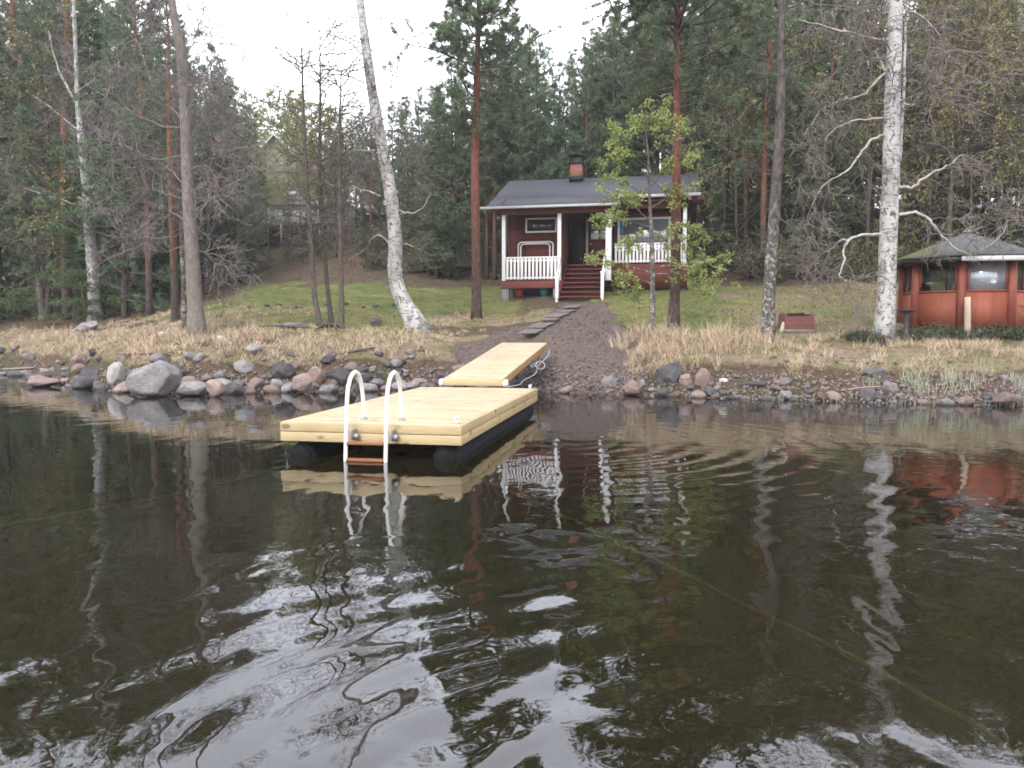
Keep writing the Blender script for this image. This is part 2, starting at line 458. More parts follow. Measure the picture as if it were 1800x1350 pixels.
M['rock_grey'] = m_rock('grey_stone', (.22, .205, .205), (.36, .34, .34))
M['rock_dark'] = m_rock('dark_stone', (.10, .095, .105), (.19, .18, .19))
M['rock_pink'] = m_rock('pink_granite', (.27, .20, .185), (.37, .285, .265))
M['rock_brown'] = m_rock('brown_stone', (.21, .15, .13), (.31, .24, .21))
M['rock_white'] = m_rock('white_stone', (.62, .60, .57), (.78, .76, .73))
M['deck'] = m_wood('new_pine_planks', (.50, .375, .22), (.68, .55, .35), (.7, 8, 8), True, .3, boards=(1, 6.35 / 44))
M['deck_side'] = m_wood('new_pine_boards', (.46, .345, .185), (.62, .495, .29), (.7, 8, 8), True, .5)
M['ramp_side'] = m_wood('oiled_pine_beam', (.42, .24, .09), (.55, .35, .15), (8, .7, 8), True, .5)
M['pontoon'] = simple('black_plastic', (.010, .010, .013), .85, .3, 8, spec=.2)
M['white_tube'] = simple('white_enamel_tube', (.80, .80, .78), .3, .06, 9)
M['cream_tube'] = simple('cream_enamel_tube', (.74, .68, .58), .35, .08, 9)
M['rung'] = m_wood('orange_rung_wood', (.22, .085, .042), (.32, .135, .065), (.7, 8, 8), False)
M['bracket'] = simple('grey_steel', (.35, .35, .36), .4, .2, 20, metallic=.6)
M['red_siding'] = m_siding('falu_red_boards', (.118, .034, .027), 2, .145)
M['red_paint'] = simple('falu_red_paint', (.15, .038, .030), .65, .25, 5)
M['dark_siding'] = m_siding('dark_boards', (.022, .013, .014), 0, .12)
M['white_paint'] = simple('white_paint', (.78, .78, .79), .5, .06, 4)
M['grey_paint'] = simple('grey_white_paint', (.5, .5, .51), .5, .12, 4)
M['roof'] = m_shingle('blue_grey_shingle', (.044, .048, .064), (.066, .071, .092))
M['gaz_roof'] = m_shingle('grey_shingle', (.07, .075, .082), (.13, .135, .145), (.12, .14, .03))
M['brick'] = m_brick('red_brick', (.34, .10, .065), (.30, .24, .21))
M['black_metal'] = simple('black_sheet_metal', (.018, .018, .02), .45, .3, 8)
M['glass'] = m_glass('window_glass')
M['clear_glass'] = m_glass('clear_glass', (.02, .02, .022), .86)
M['dark_glass'] = m_glass('dark_window_glass', (.012, .012, .014), .25); M['half_glass'] = m_glass('reflecting_glass', (.05, .055, .06), .45); M['half_glass'].node_tree.nodes['Principled BSDF'].inputs['Metallic'].default_value = .5; M['half_glass'].node_tree.nodes['Principled BSDF'].inputs['Base Color'].default_value = (.62, .66, .72, 1)
M['curtain'] = simple('pale_window_sheet', (.66, .68, .72), .9, .15, 8, stretch=(9, 9, .4))
M['blue_cloth'] = simple('blue_cloth', (.06, .25, .42), .9, .2, 8)
M['plinth'] = simple('concrete', (.20, .19, .18), .9, .25, 9, .01)
M['orange_panel'] = m_siding('orange_red_panel', (.275, .078, .044), 0, .15, .004, .6, .18)
M['orange_post'] = simple('orange_red_post', (.22, .058, .038), .6, .2, 5)
M['shade_black'] = simple('underfloor_shade_black', (.012, .010, .010), .9, .3, 4)  # near-black colour painted in for the shade under floors
M['plank_grey'] = m_wood('weathered_plank', (.115, .098, .095), (.20, .175, .17), (.7, 8, 8), False, .8)
M['plank_red'] = m_wood('weathered_red_plank', (.20, .11, .085), (.32, .19, .14), (.7, 8, 8), False, .8)
M['pit_red'] = m_brick('old_red_brick', (.22, .075, .065), (.17, .10, .09))
M['ash'] = simple('ash', (.02, .018, .017), .95, .4, 9)
M['dark_stoneware'] = simple('dark_stoneware', (.055, .052, .058), .6, .3, 8, .01)
M['post_wood'] = m_wood('peeled_post_wood', (.38, .29, .22), (.55, .45, .36), (8, 8, .7), True, .8)
M['orange_plastic'] = simple('orange_plastic', (.34, .055, .03), .4, .1, 5)
M['teal_plastic'] = simple('teal_plastic', (.02, .22, .20), .4, .1, 5)
M['rope'] = simple('algae_rope', (.27, .30, .10), .9, .35, 22)
M['blue_rope'] = simple('blue_white_rope', (.36, .42, .50), .9, .4, 25)
M['yellow_wall'] = m_siding('yellow_boards', (.30, .28, .21), 2, .2)
M['pale_wall'] = simple('pale_blue_wall', (.80, .84, .90), .8, .2, 1.5)
M['brown_wall'] = m_siding('brown_boards', (.22, .075, .04), 0, .2)
M['tin'] = simple('grey_tin', (.26, .28, .31), .5, .15, 2)
M['straw'] = m_blade('dry_straw', [(.24, .17, .12), (.44, .335, .235), (.60, .49, .36), (.40, .345, .21)])
M['lawn_blade'] = m_blade('lawn_blades', [(.065, .11, .03), (.12, .165, .05), (.22, .205, .09), (.30, .255, .14)])
M['reed'] = m_blade('young_reed', [(.20, .24, .15), (.33, .38, .26), (.42, .44, .33), (.38, .32, .20)])
M['litter'] = m_blade('fallen_leaves', [(.09, .05, .035), (.17, .105, .075), (.24, .16, .11), (.11, .08, .06)])
M['clod'] = simple('soil_clod', (.125, .098, .088), .95, .4, 8, .02)
M['gravel'] = m_blade('gravel_stones', [(.09, .08, .08), (.17, .15, .145), (.24, .185, .165), (.14, .125, .125)])
M['water'] = m_water()

# ------------------------------------------------------------------ mesh builder
class MB:
    def __init__(s): s.v = []; s.t = []; s.q = []; s.tm = []; s.qm = []; s.tt = []; s.qt = []; s.n = 0
    def add(s, V, T=None, Q=None, m=0, tint=None):
        V = np.asarray(V, float).reshape(-1, 3)
        if T is not None and len(T):
            T = np.asarray(T).reshape(-1, 3); s.t.append(T + s.n); s.tm.append(np.full(len(T), m)); s.tt.append(np.zeros(len(T)) if tint is None else tint)
        if Q is not None and len(Q):
            Q = np.asarray(Q).reshape(-1, 4); s.q.append(Q + s.n); s.qm.append(np.full(len(Q), m)); s.qt.append(np.zeros(len(Q)) if tint is None else tint)
        s.v.append(V); s.n += len(V); return s
    def box(s, c, size, m=0, rot=None):
        x, y, z = np.asarray(size) / 2.0
        V = np.array([[-x, -y, -z], [x, -y, -z], [x, y, -z], [-x, y, -z], [-x, -y, z], [x, -y, z], [x, y, z], [-x, y, z]])
        if rot is not None: V = V @ np.asarray(rot).T
        return s.add(V + np.asarray(c), Q=[[0, 3, 2, 1], [4, 5, 6, 7], [0, 1, 5, 4], [1, 2, 6, 5], [2, 3, 7, 6], [3, 0, 4, 7]], m=m)
    def bar(s, a, b, w, h, m=0, upv=(0, 0, 1)):
        a = np.asarray(a, float); b = np.asarray(b, float); d = b - a; l = np.linalg.norm(d); d = d / l
        u = np.asarray(upv, float); sd = np.cross(d, u); sd /= np.linalg.norm(sd); up = np.cross(sd, d)
        return s.box((a + b) / 2, (l, w, h), m, np.stack([d, sd, up], 1))
    def tube(s, pts, rad, k=6, m=0, cap=True, tint=None):
        pts = np.asarray(pts, float); n = len(pts)
        rad = np.full(n, rad, float) if np.isscalar(rad) else np.asarray(rad, float)
        d = np.gradient(pts, axis=0); d /= np.linalg.norm(d, axis=1)[:, None] + 1e-9
        ref = np.array([0, 1., 0]) if abs(d[:, 1]).max() < .9 else np.array([1., 0, 0])
        if abs(d @ ref).max() > .93: ref = np.array([0, 0, 1.])
        a = np.cross(d, ref); a /= np.linalg.norm(a, axis=1)[:, None] + 1e-9
        b = np.cross(d, a)
        th = np.arange(k) * 2 * PI / k
        V = pts[:, None, :] + rad[:, None, None] * (a[:, None, :] * np.cos(th)[None, :, None] + b[:, None, :] * np.sin(th)[None, :, None])
        i = np.arange(n - 1)[:, None] * k; j = np.arange(k)[None, :]; j2 = (j + 1) % k
        Q = np.stack([i + j, i + j2, i + k + j2, i + k + j], -1).reshape(-1, 4)
        V = V.reshape(-1, 3); T = None
        if cap and k > 3:
            V = np.concatenate([V, pts[:1], pts[-1:]])
            j = np.arange(k); j2 = (j + 1) % k
            T = np.concatenate([np.stack([np.full(k, n * k), j2, j], 1), np.stack([np.full(k, n * k + 1), (n - 1) * k + j, (n - 1) * k + j2], 1)])
        if T is None: return s.add(V, Q=Q, m=m, tint=None if tint is None else np.full(len(Q), tint))
        return s.add(V, T=T, Q=Q, m=m)
    def leaves(s, C, length, width, dirs=None, m=0, tint=None, tri=False, r=None):
        """small leaf faces at centres C"""
        r = r or rng
        n = len(C)
        if n == 0: return s
        C = np.asarray(C, float)
        d = r.normal(size=(n, 3)) if dirs is None else np.asarray(dirs, float) + r.normal(size=(n, 3)) * .35
        d /= np.linalg.norm(d, axis=1)[:, None] + 1e-9
        e = r.normal(size=(n, 3)); e -= (e * d).sum(1)[:, None] * d; e /= np.linalg.norm(e, axis=1)[:, None] + 1e-9
        ln = (length * r.uniform(.7, 1.3, n))[:, None]; w = (width * r.uniform(.7, 1.3, n))[:, None]
        if tri:
            V = np.stack([C - e * w * .5, C + e * w * .5, C + d * ln], 1).reshape(-1, 3)
            return s.add(V, T=np.arange(3 * n).reshape(-1, 3), m=m, tint=tint)
        V = np.stack([C, C + d * ln * .5 + e * w * .5, C + d * ln, C + d * ln * .5 - e * w * .5], 1).reshape(-1, 3)
        return s.add(V, Q=np.arange(4 * n).reshape(-1, 4), m=m, tint=tint)
    def build(s, name, mats, parent=None, smooth=False, bevel=0, loc=None):
        me = bpy.data.meshes.new(name)
        V = np.concatenate(s.v); nt = sum(map(len, s.t)); nq = sum(map(len, s.q))
        T = np.concatenate(s.t) if nt else np.zeros((0, 3), int); Q = np.concatenate(s.q) if nq else np.zeros((0, 4), int)
        me.vertices.add(len(V)); me.vertices.foreach_set('co', V.astype(np.float32).ravel())
        me.loops.add(nt * 3 + nq * 4); me.loops.foreach_set('vertex_index', np.concatenate([T.ravel(), Q.ravel()]).astype(np.int32))
        me.polygons.add(nt + nq)
        ls = np.concatenate([np.arange(nt) * 3, nt * 3 + np.arange(nq) * 4]).astype(np.int32)
        me.polygons.foreach_set('loop_start', ls)
        mi = np.concatenate(s.tm + s.qm).astype(np.int32)
        if not isinstance(mats, (list, tuple)): mats = [mats]
        for mm in mats: me.materials.append(mm)
        me.polygons.foreach_set('material_index', mi)
        tt = np.concatenate(s.tt + s.qt)
        if tt.any():
            at = me.attributes.new('tint', 'FLOAT', 'FACE'); at.data.foreach_set('value', tt.astype(np.float32))
        me.update(calc_edges=True)
        if smooth: me.polygons.foreach_set('use_smooth', np.ones(nt + nq, bool))
        o = bpy.data.objects.new(name, me); COL.objects.link(o)
        if parent is not None: o.parent = parent
        if loc is not None: o.location = loc
        if bevel:
            md = o.modifiers.new('bevel', 'BEVEL'); md.width = bevel; md.segments = 2; md.limit_method = 'ANGLE'
        return o

def tag(o, label=None, cat=None, group=None, kind=None):
    if label: o['label'] = label
    if cat: o['category'] = cat
    if group: o['group'] = group
    if kind: o['kind'] = kind
    return o

def empty(name, loc, rz=0):
    o = bpy.data.objects.new(name, None); COL.objects.link(o)
    o.location = tuple(float(x) for x in loc); o.rotation_euler = (0, 0, rz); o.empty_display_size = .2
    return o

def copy_tree(o, parent=None):
    c = o.copy(); COL.objects.link(c); c.parent = parent
    for ch in o.children:
        copy_tree(ch, c)
    return c

# ------------------------------------------------------------------ ground and water
def axis(lo, hi, flo, fhi, fine, coarse):
    a = [flo]
    while a[-1] < fhi: a.append(a[-1] + fine)
    st = fine
    while a[-1] < hi: st = min(coarse, st * 1.18); a.append(a[-1] + st)
    st = fine; b = [flo]
    while b[-1] > lo: st = min(coarse, st * 1.18); b.append(b[-1] - st)
    return np.array(b[:0:-1] + a)
gx = axis(-260, 260, -22, 15, .16, 8); gy = axis(-60, 420, 16.5, 44, .16, 8)
GX, GY = np.meshgrid(gx, gy)
GZ = ground_z(GX, GY)
D = shore_d(GX, GY)
nx, ny = len(gx), len(gy)
i = (np.arange(ny - 1)[:, None] * nx + np.arange(nx - 1)[None, :]).ravel()
g = MB(); g.add(np.stack([GX, GY, GZ], -1), Q=np.stack([i, i + 1, i + nx + 1, i + nx], 1))
ground = g.build('ground', M['ground'], smooth=True); tag(ground, kind='structure')

def lawn_mask(X, Y):
    d = shore_d(X, Y)
    left = sstep(-15.5, -12, X + fbm(X * .3, Y * .3, 44, 2) * 4) * (1 - sstep(-1, 1.5, X)) * sstep(6.0, 8.5, d + fbm(X * .5, Y * .5, 45, 3) * 2) * (1 - sstep(14.5, 17, d + fbm(X * .4, Y * .4, 46, 2) * 3))
    left2 = sstep(-10, -8, X) * (1 - sstep(-3.5, -2, X)) * sstep(2.6, 4, d) * (1 - sstep(7, 9, d)) * .55
    right = sstep(2.6, 3.6, X) * (1 - sstep(17, 20, X)) * sstep(3.0, 4.5, d + fbm(X * .5, Y * .5, 47, 3) * 1.2) * (1 - sstep(13.5, 16.5, d + fbm(X * .4, Y * .4, 48, 2) * 3))
    right = right * (1 - .55 * sstep(5.5, 8.5, X + fbm(X * .6, Y * .6, 49, 3) * 3))
    return np.maximum(np.maximum(left, right), left2)

def straw_mask(X, Y):
    d = shore_d(X, Y)
    rl = sstep(4, 6, X) * (1 - sstep(17, 20, X)) * sstep(3, 4.5, d) * (1 - sstep(13.5, 16, d + fbm(X * .4, Y * .4, 48, 2) * 3))
    return np.maximum(rl, (1 - .75 * (X < 1) * sstep(1.8, 2.6, d) * sstep(-.02, .12, fbm(X * .55, Y * .55, 66, 3))) * sstep(1.0, 1.6, d) * (1 - sstep(5.5, 9.5, d + sstep(-9, -14, X) * 4 + fbm(X * .4, Y * .4, 61, 2) * 3)))
za = np.stack([soil_mask(GX, GY), straw_mask(GX, GY), lawn_mask(GX, GY), sstep(-.6, .35, D)], -1).reshape(-1, 4)
att = ground.data.attributes.new('zone', 'FLOAT_COLOR', 'POINT')
att.data.foreach_set('color', za.astype(np.float32).ravel())

w = MB(); w.add([[-300, -200, 0], [300, -200, 0], [300, 70, 0], [-300, 70, 0]], Q=[[0, 1, 2, 3]])
lake = w.build('lake', M['water']); tag(lake, kind='structure')

# ------------------------------------------------------------------ dock
DY = math.radians(10.7)
c_fr = on_z(806.5, 747.5, .47)     # front right top corner
root = empty('floating_dock', (c_fr[0], c_fr[1], 0), -DY)
tag(root, 'new yellow timber floating dock with a white bathing ladder on black pontoons', 'dock')
W_, L_ = 2.45, 6.35
dk = MB(); npl = 44; pw = L_ / npl
for k in range(npl):
    dk.box((-W_ / 2 + rng.normal() * .003, pw * (k + .5), .456 + rng.normal() * .0012), (W_ - .01 + rng.normal() * .006, pw - .011, .028))
dk.build('deck', M['deck'], root, bevel=.003)
sbm = m_wood('new_pine_side_boards', (.46, .32, .15), (.62, .47, .25), (8, .7, 8), True, .5)
for zc in (.404, .270):
    for y in (-.022, L_ + .022):
        fb = MB(); fb.box((-W_ / 2, y, zc), (W_ + .088, .04, .126)); fb.build('end_board', M['deck_side'], root, bevel=.004)
    for x in (.022, -W_ - .022):
        fs = MB(); fs.box((x, L_ / 2, zc), (.04, L_ - .004, .126)); fs.build('side_board', sbm, root, bevel=.004)
for k in range(9):
    js = MB(); js.box((-W_ / 2, .3 + k * .72, .33), (W_ - .1, .05, .14)); js.build('joist', M['deck_side'], root)
for x in (-.2, -W_ + .22):
    pt = MB(); pts = [(x, .03 + t * (L_ - .06), .0) for t in np.linspace(0, 1, 60)]
    rr = .185 + .006 * np.sin(np.arange(60) * PI / 1.5); rr[0] = .165; rr[-1] = .165
    pt.tube(pts, rr, 24)
    pt.tube([(x, .0, 0), (x, .031, 0)], [.13, .15], 20)
    pt.build('pontoon', M['pontoon'], root, smooth=False)
# bathing ladder hooked on the front edge
lx0, lx1 = -1.46, -.91
lad_o = empty('ladder', (0, 0, 0)); lad_o.parent = root
for x in (lx0, lx1):
    r_ = MB(); pts = []
    pts += [(x, -.42 - .04 * t, -1.0 + t * 1.0) for t in np.linspace(0, 1, 6)]
    pts = [(x, -.25 - .10 * (1 - t), -.9 + t * 1.28) for t in np.linspace(0, 1, 8)]
    pts += [(x, -.12 + .0 * t, 0) for t in ()]
    pts += [(x, -.24, .45), (x, -.225, .62), (x, -.20, .80), (x, -.16, .95), (x, -.09, 1.06), (x, 0.0, 1.13), (x, .10, 1.15), (x, .20, 1.12), (x, .28, 1.03), (x, .335, .90), (x, .37, .74), (x, .39, .58), (x, .395, .475)]
    r_.tube(pts, .027, 12); r_.build('rail', M['white_tube'], lad_o, smooth=True)
    br = MB(); br.box((x + .05, -.14, .34), (.03, .19, .13)); br.build('bracket', M['bracket'], lad_o, bevel=.006)
    br = MB(); br.tube([(x + .02, -.10, .30), (x + .11, -.10, .30)], .045, 12); br.build('clamp', M['bracket'], lad_o)
    br = MB(); br.tube([(x, .395, .473), (x, .395, .487)], .055, 14); br.build('foot_plate', M['bracket'], lad_o)
for z in (.235, .02, -.22, -.46):
    yy = -.25 - .10 * (1 - (z + .9) / 1.28)
    rg = MB(); rg.box(((lx0 + lx1) / 2, yy, z), (lx1 - lx0 - .05, .085, .035)); rg.build('rung', M['rung'], lad_o, bevel=.006)
for (x, y) in ((-.07, .16), (-.07, L_ - .22)):
    cl = MB(); cl.tube([(x, y - .03, .47), (x, y - .03, .53)], .022, 10); cl.tube([(x, y + .03, .47), (x, y + .03, .53)], .022, 10)
    cl.tube([(x, y - .11, .55), (x, y - .05, .54), (x, y + .05, .54), (x, y + .11, .55)], .02, 10)
    cl.build('cleat', M['white_tube'], root, smooth=True)

# gangway
a0 = P(778, 663, 17.35); a1 = P(886, 668, 17.05)
b0 = P(881, 602, 22.9); b1 = P(963, 602.5, 22.6)
ctr0 = (a0 + a1) / 2; ctr1 = (b0 + b1) / 2
gl_ = np.linalg.norm((ctr1 - ctr0)[:2]); yaw = math.atan2(ctr1[0] - ctr0[0], ctr1[1] - ctr0[1])
rise = ctr1[2] - ctr0[2]
groot = empty('gangway', (ctr0[0], ctr0[1], 0), -yaw)
tag(groot, 'sloping yellow plank gangway from the earth bank down to the dock', 'gangway')
GW = 1.32; z0 = ctr0[2]
def gz(y): return z0 + rise * y / gl_
def gzc(y): return gz(y) - .05 * (1 - sstep(0, .75, y)) * 0 
gd = MB(); npl = 38; pw = gl_ / npl; sl = math.atan2(rise, gl_)
R_ = np.array([[1, 0, 0], [0, math.cos(sl), -math.sin(sl)], [0, math.sin(sl), math.cos(sl)]])
for k in range(npl):
    y = pw * (k + .5); gd.box((rng.normal() * .003, y, gz(y) - .014), (GW + rng.normal() * .005, pw / math.cos(sl) - .011, .028), 0, R_)
gd.build('deck', M['deck'], groot, bevel=.003)
gs = MB()
for x in (-GW / 2 + .03, GW / 2 - .03):
    gs.bar((x, 0.01, gz(0) - .10), (x, gl_ - .02, gz(gl_) - .10), .05, .14)
gs.build('side_beam', M['ramp_side'], groot, bevel=.004)
ge = MB(); ge.box((0, -.02, gz(0) - .085), (GW, .04, .13)); ge.build('end_beam', M['deck_side'], groot, bevel=.004)
for sx in (-1, 1):
    rl = MB(); x = sx * (GW / 2 + .055)
    rl.tube([(x - .05, .03, gz(0) - .10), (x - .035, .03, gz(0) - .10), (x + .035, .03, gz(0) - .10), (x + .05, .03, gz(0) - .10)], [.07, .085, .085, .07], 18)
    rl.build('roller', M['white_tube'], groot, smooth=False)
    rl = MB(); x = sx * (GW / 2 - .12)
    rl.tube([(x - .04, .06, .545), (x + .04, .06, .545)], .06, 14); rl.build('wheel', M['pontoon'], groot)
for x in (-.5, .5):
    tb = MB(); tb.tube([(x, gl_ - .35, gz(gl_) - .15), (x, gl_ - .35, gz(gl_) - .9)], .045, 10); tb.build('support_leg', M['ramp_side'], groot)

# blue white rope hanging at the right side of the gangway
br = MB()
p_top = P(962, 612, 22.4); p_bot = P(890, 676, 17.35)
for j in range(1):
    q = []
    for t in np.linspace(0, 1, 30):
        p = p_top * (1 - t) + p_bot * t; p = p + np.array([.06 + .05 * math.sin(t * 17 + j * 1.7), .03 * j, -.22 * math.sin(t * PI) - .05 * j * math.sin(t * 7 + j) - .06]); q.append(p)
    br.tube(q, .013, 6)
for j in range(2):
    c = P(945, 641, 20.6) + rng.normal(size=3) * [.07, .3, .08]
    th = np.linspace(0, 2 * PI, 14); q = c + np.stack([.10 * np.cos(th), .16 * np.sin(th), .08 * np.sin(th + j)], 1) * rng.uniform(.6, 1.3)
    br.tube(q, .011, 5)
tag(br.build('mooring_rope', M['blue_rope'], smooth=True), 'tangled pale blue rope hanging along the right edge of the gangway', 'rope')

def wrope(pxs, z, lab, r0):
    pts = np.array([on_z(x, y, z) for x, y in pxs]); t = np.linspace(0, len(pts) - 1, 90)
    Q_ = np.stack([np.interp(t, range(len(pts)), pts[:, k]) for k in range(3)], 1)
    Q_[:, 0] += np.sin(t * 5) * .012; Q_[:, 2] -= np.linspace(0, 1, 90) ** 2 * .12
    m_ = MB(); m_.tube(Q_, r0, 8)
    tag(m_.build('mooring_rope', M['rope'], smooth=True), lab, 'rope', 'ropes under the water')
wrope([(790, 806), (880, 856), (1020, 918), (1220, 1012), (1480, 1130), (1700, 1235), (1800, 1290)], -.05, 'long green underwater rope running from the right pontoon towards the lower right', .016)
wrope([(520, 815), (400, 848), (250, 876), (80, 898), (-60, 915)], -.05, 'faint green underwater rope running left from the left pontoon', .016)

# ------------------------------------------------------------------ rocks
def rock_mesh(name, seed, sub=3, rough=.22, facets=13):
    import bmesh
    bm = bmesh.new(); bmesh.ops.create_icosphere(bm, subdivisions=sub, radius=1.0)
    r = np.random.default_rng(seed)
    V = np.array([v.co[:] for v in bm.verts])
    planes = r.normal(size=(facets, 3)); planes /= np.linalg.norm(planes, axis=1)[:, None]
    off = r.uniform(.62, .95, facets)
    for p_, o_ in zip(planes, off):
        dd = V @ p_; k = dd > o_; V[k] -= p_[None, :] * ((dd[k] - o_) * .96)[:, None]
    a, b, c = r.uniform(0, 50, 3)
    nn = fbm(V[:, 0] * 1.3 + a, V[:, 1] * 1.3 + V[:, 2] * .9 + b, seed, 3)
    V *= (1 + nn * rough)[:, None]
    for v, co in zip(bm.verts, V): v.co = co
    me = bpy.data.meshes.new(name); bm.to_mesh(me); bm.free()
    me.polygons.foreach_set('use_smooth', np.ones(len(me.polygons), bool))
    return me
rock_protos = {}
for mi, mk in enumerate(('rock_grey', 'rock_dark', 'rock_pink', 'rock_brown')):
    rock_protos[mk] = []
    for k in range(5):
        me = rock_mesh('stone', 100 + mi * 10 + k); me.materials.append(M[mk]); rock_protos[mk].append(me)

def put_rock(me, p, s, rot, label, group=None, name='stone', cat='stone', sink=.3):
    o = bpy.data.objects.new(name, me); COL.objects.link(o)
    o.location = (p[0], p[1], p[2] + s[2] * (1 - 2 * sink)); o.scale = s; o.rotation_euler = rot
    tag(o, label, cat, group); return o

def uniq(px, py, wpx, hpx, mat, label, seed, dy=0, name='boulder', depth=None, rz=None, tilt=0):
    """single stone whose centre is seen at px,py with given pixel size"""
    b = hit(px, py + hpx / 2)
    if b[2] < 0.0: b = on_z(px, py + hpx / 2, 0.0)
    Y = b[1] + .5 * wpx * b[1] / 1400 * .7
    k = Y / 1400
    me = rock_mesh('stone', seed, 4, .28); me.materials.append(M[mat])
    c = P(px, py, Y)
    o = bpy.data.objects.new(name, me); COL.objects.link(o)
    o.location = tuple(c); o.scale = (wpx * k / 2 * 1.1, wpx * k / 2 * .8, hpx * k / 2 * 1.15); o.rotation_euler = (0, tilt, 0)
    tag(o, label, 'stone'); return np.array([c[0], c[1], wpx * k / 2])
uq = []
uq.append(uniq(268, 668, 92, 62, 'rock_grey', 'largest grey boulder at the waterline left of the dock', 501))
uq.append(uniq(205, 659, 30, 40, 'rock_white', 'pale leaning stone just left of the largest grey boulder', 502))
uq.append(uniq(338, 684, 46, 26, 'rock_grey', 'light round stone at the water right of the largest boulder', 503))
uq.append(uniq(378, 682, 36, 32, 'rock_pink', 'pink granite stone at the water left of the dock, next to a light round one', 504))
uq.append(uniq(75, 671, 50, 20, 'rock_pink', 'flat pinkish stone reaching furthest into the water on the far left', 505))
uq.append(uniq(531, 678, 32, 28, 'rock_pink', 'round pink stone at the waterline nearest the left edge of the dock', 506))
uq.append(uniq(600, 664, 46, 34, 'rock_dark', 'dark grey block in the rubble behind the left ladder rail', 507))
uq.append(uniq(154, 576, 38, 18, 'rock_grey', 'long grey stone slab lying beside the foot of the white birch', 508, tilt=-.35))
uq.append(uniq(390, 598, 18, 14, 'rock_white', 'bright white stone in the grass right of the thick grey alder', 509))
uq.append(uniq(286, 588, 14, 10, 'rock_white', 'small white stone in brown litter left of the thick grey alder', 510))
uq.append(uniq(515, 572, 40, 13, 'rock_grey', 'flat pale slab lying in the grass left of the three thin trunks', 511))
uq.append(uniq(1070, 674, 28, 26, 'rock_grey', 'light grey pointed stone at the water just right of the earth bank', 520))
uq.append(uniq(1110, 684, 32, 24, 'rock_brown', 'purple brown stone at the water beside the light grey pointed one', 521))
uq.append(uniq(1174, 658, 50, 46, 'rock_dark', 'big dark boulder under the tall dry grass right of the gangway', 522))
uq.append(uniq(1235, 668, 28, 34, 'rock_brown', 'upright brown grey stone right of the big dark boulder', 523))
uq.append(uniq(1136, 638, 18, 20, 'rock_brown', 'brown stone in dry grass above and left of the big dark boulder', 524))
uq.append(uniq(1272, 669, 20, 9, 'rock_white', 'small whitish stone under the dark turf overhang on the right bank', 525))
uq.append(uniq(1538, 658, 48, 22, 'rock_dark', 'blue grey slab half way up the bank below the big birch', 526, tilt=.1))
uq.append(uniq(1770, 703, 44, 24, 'rock_pink', 'salmon pink stone at the water in the right corner of the shore', 527))
uq.append(uniq(1328, 676, 44, 16, 'rock_dark', 'flat blue grey stone at the water below the lichen covered trunk', 528))
uq.append(uniq(1206, 668, 22, 22, 'rock_pink', 'orange brown stone between the big dark boulder and the upright stone', 529))
uq.append(uniq(735, 672, 36, 14, 'rock_pink', 'flat pale stone at the water between the ladder and the gangway', 530))
uq.append(uniq(662, 566, 22, 16, 'rock_dark', 'dark mossy stump-like rock on the bank left of the leaning birch', 531))
uq = np.array(uq)
for k_ in range(11):
    px_ = 405 + 28 * k_ + (k_ * 37 % 11); c_ = hit(px_, 536 + (k_ * 5 % 7)); me_ = rock_mesh('stone', 700 + k_); me_.materials.append(M['rock_dark']); s_r = .07 + .012 * (k_ * 7 % 5)
    put_rock(me_, c_, (s_r * 1.5, s_r, s_r * .75), (0, 0, k_), 'dark stone in the low row along the lower edge of the left lawn', 'row of dark stones at the left lawn edge')
LABS = {'rock_grey': 'grey rounded stone in the rubble', 'rock_dark': 'dark grey stone in the rubble', 'rock_pink': 'pinkish granite stone in the rubble', 'rock_brown': 'brownish stone in the rubble'}
placed = []
tries = 0
r = np.random.default_rng(11)
while len(placed) < 280 and tries < 20000:
    tries += 1
    px = r.uniform(-60, 1860)
    if 800 < px < 1010 and r.random() < .75: continue
    left = px < 880
    d_ = (abs(r.normal(.1, .6)) - .25 if r.random() < .5 else r.uniform(.2, 1.75)) if left else abs(r.normal(.1, .5)) - .25
    if d_ > (2.0 if left else 1.35): continue
    if not left and r.random() < .6: continue
    if left and d_ > .9 and r.random() < .45: continue
    # find Y on the shoreline seen at this px
    Yg = 21.0
    for _ in range(12):
        X = (px - 900) / 1400 * Yg; Yg = .5 * Yg + .5 * (np.interp(X, SX, SY) + d_)
    X = (px - 900) / 1400 * Yg
    s = (.10 + .22 * r.random() ** 1.8) if left else (.06 + .15 * r.random() ** 2.2)
    if any((X - q[0]) ** 2 + (Yg - q[1]) ** 2 < (.54 * (s + q[2])) ** 2 for q in placed): continue
    if ((uq[:, 0] - X) ** 2 + (uq[:, 1] - Yg) ** 2 < (.75 * (s + uq[:, 2])) ** 2).any(): continue
    if -2.2 < X < 1.2 and Yg < 17.6: continue
    placed.append((X, Yg, s))
    mk = r.choice(['rock_grey', 'rock_dark', 'rock_pink', 'rock_brown'], p=[.36, .32, .11, .21])
    side = 'along the shore left of the dock' if left else 'along the shore right of the gangway'
    z = float(ground_z(X, Yg))
    put_rock(rock_protos[mk][r.integers(5)], (X, Yg, max(z, -.12)), (s * r.uniform(.9, 1.35), s * r.uniform(.8, 1.2), s * r.uniform(.6, .95)),
             (r.normal() * .25, r.normal() * .25, r.uniform(0, 6.28)), LABS[mk] + ' ' + side, LABS[mk].split(' in ')[0] + 's ' + side)

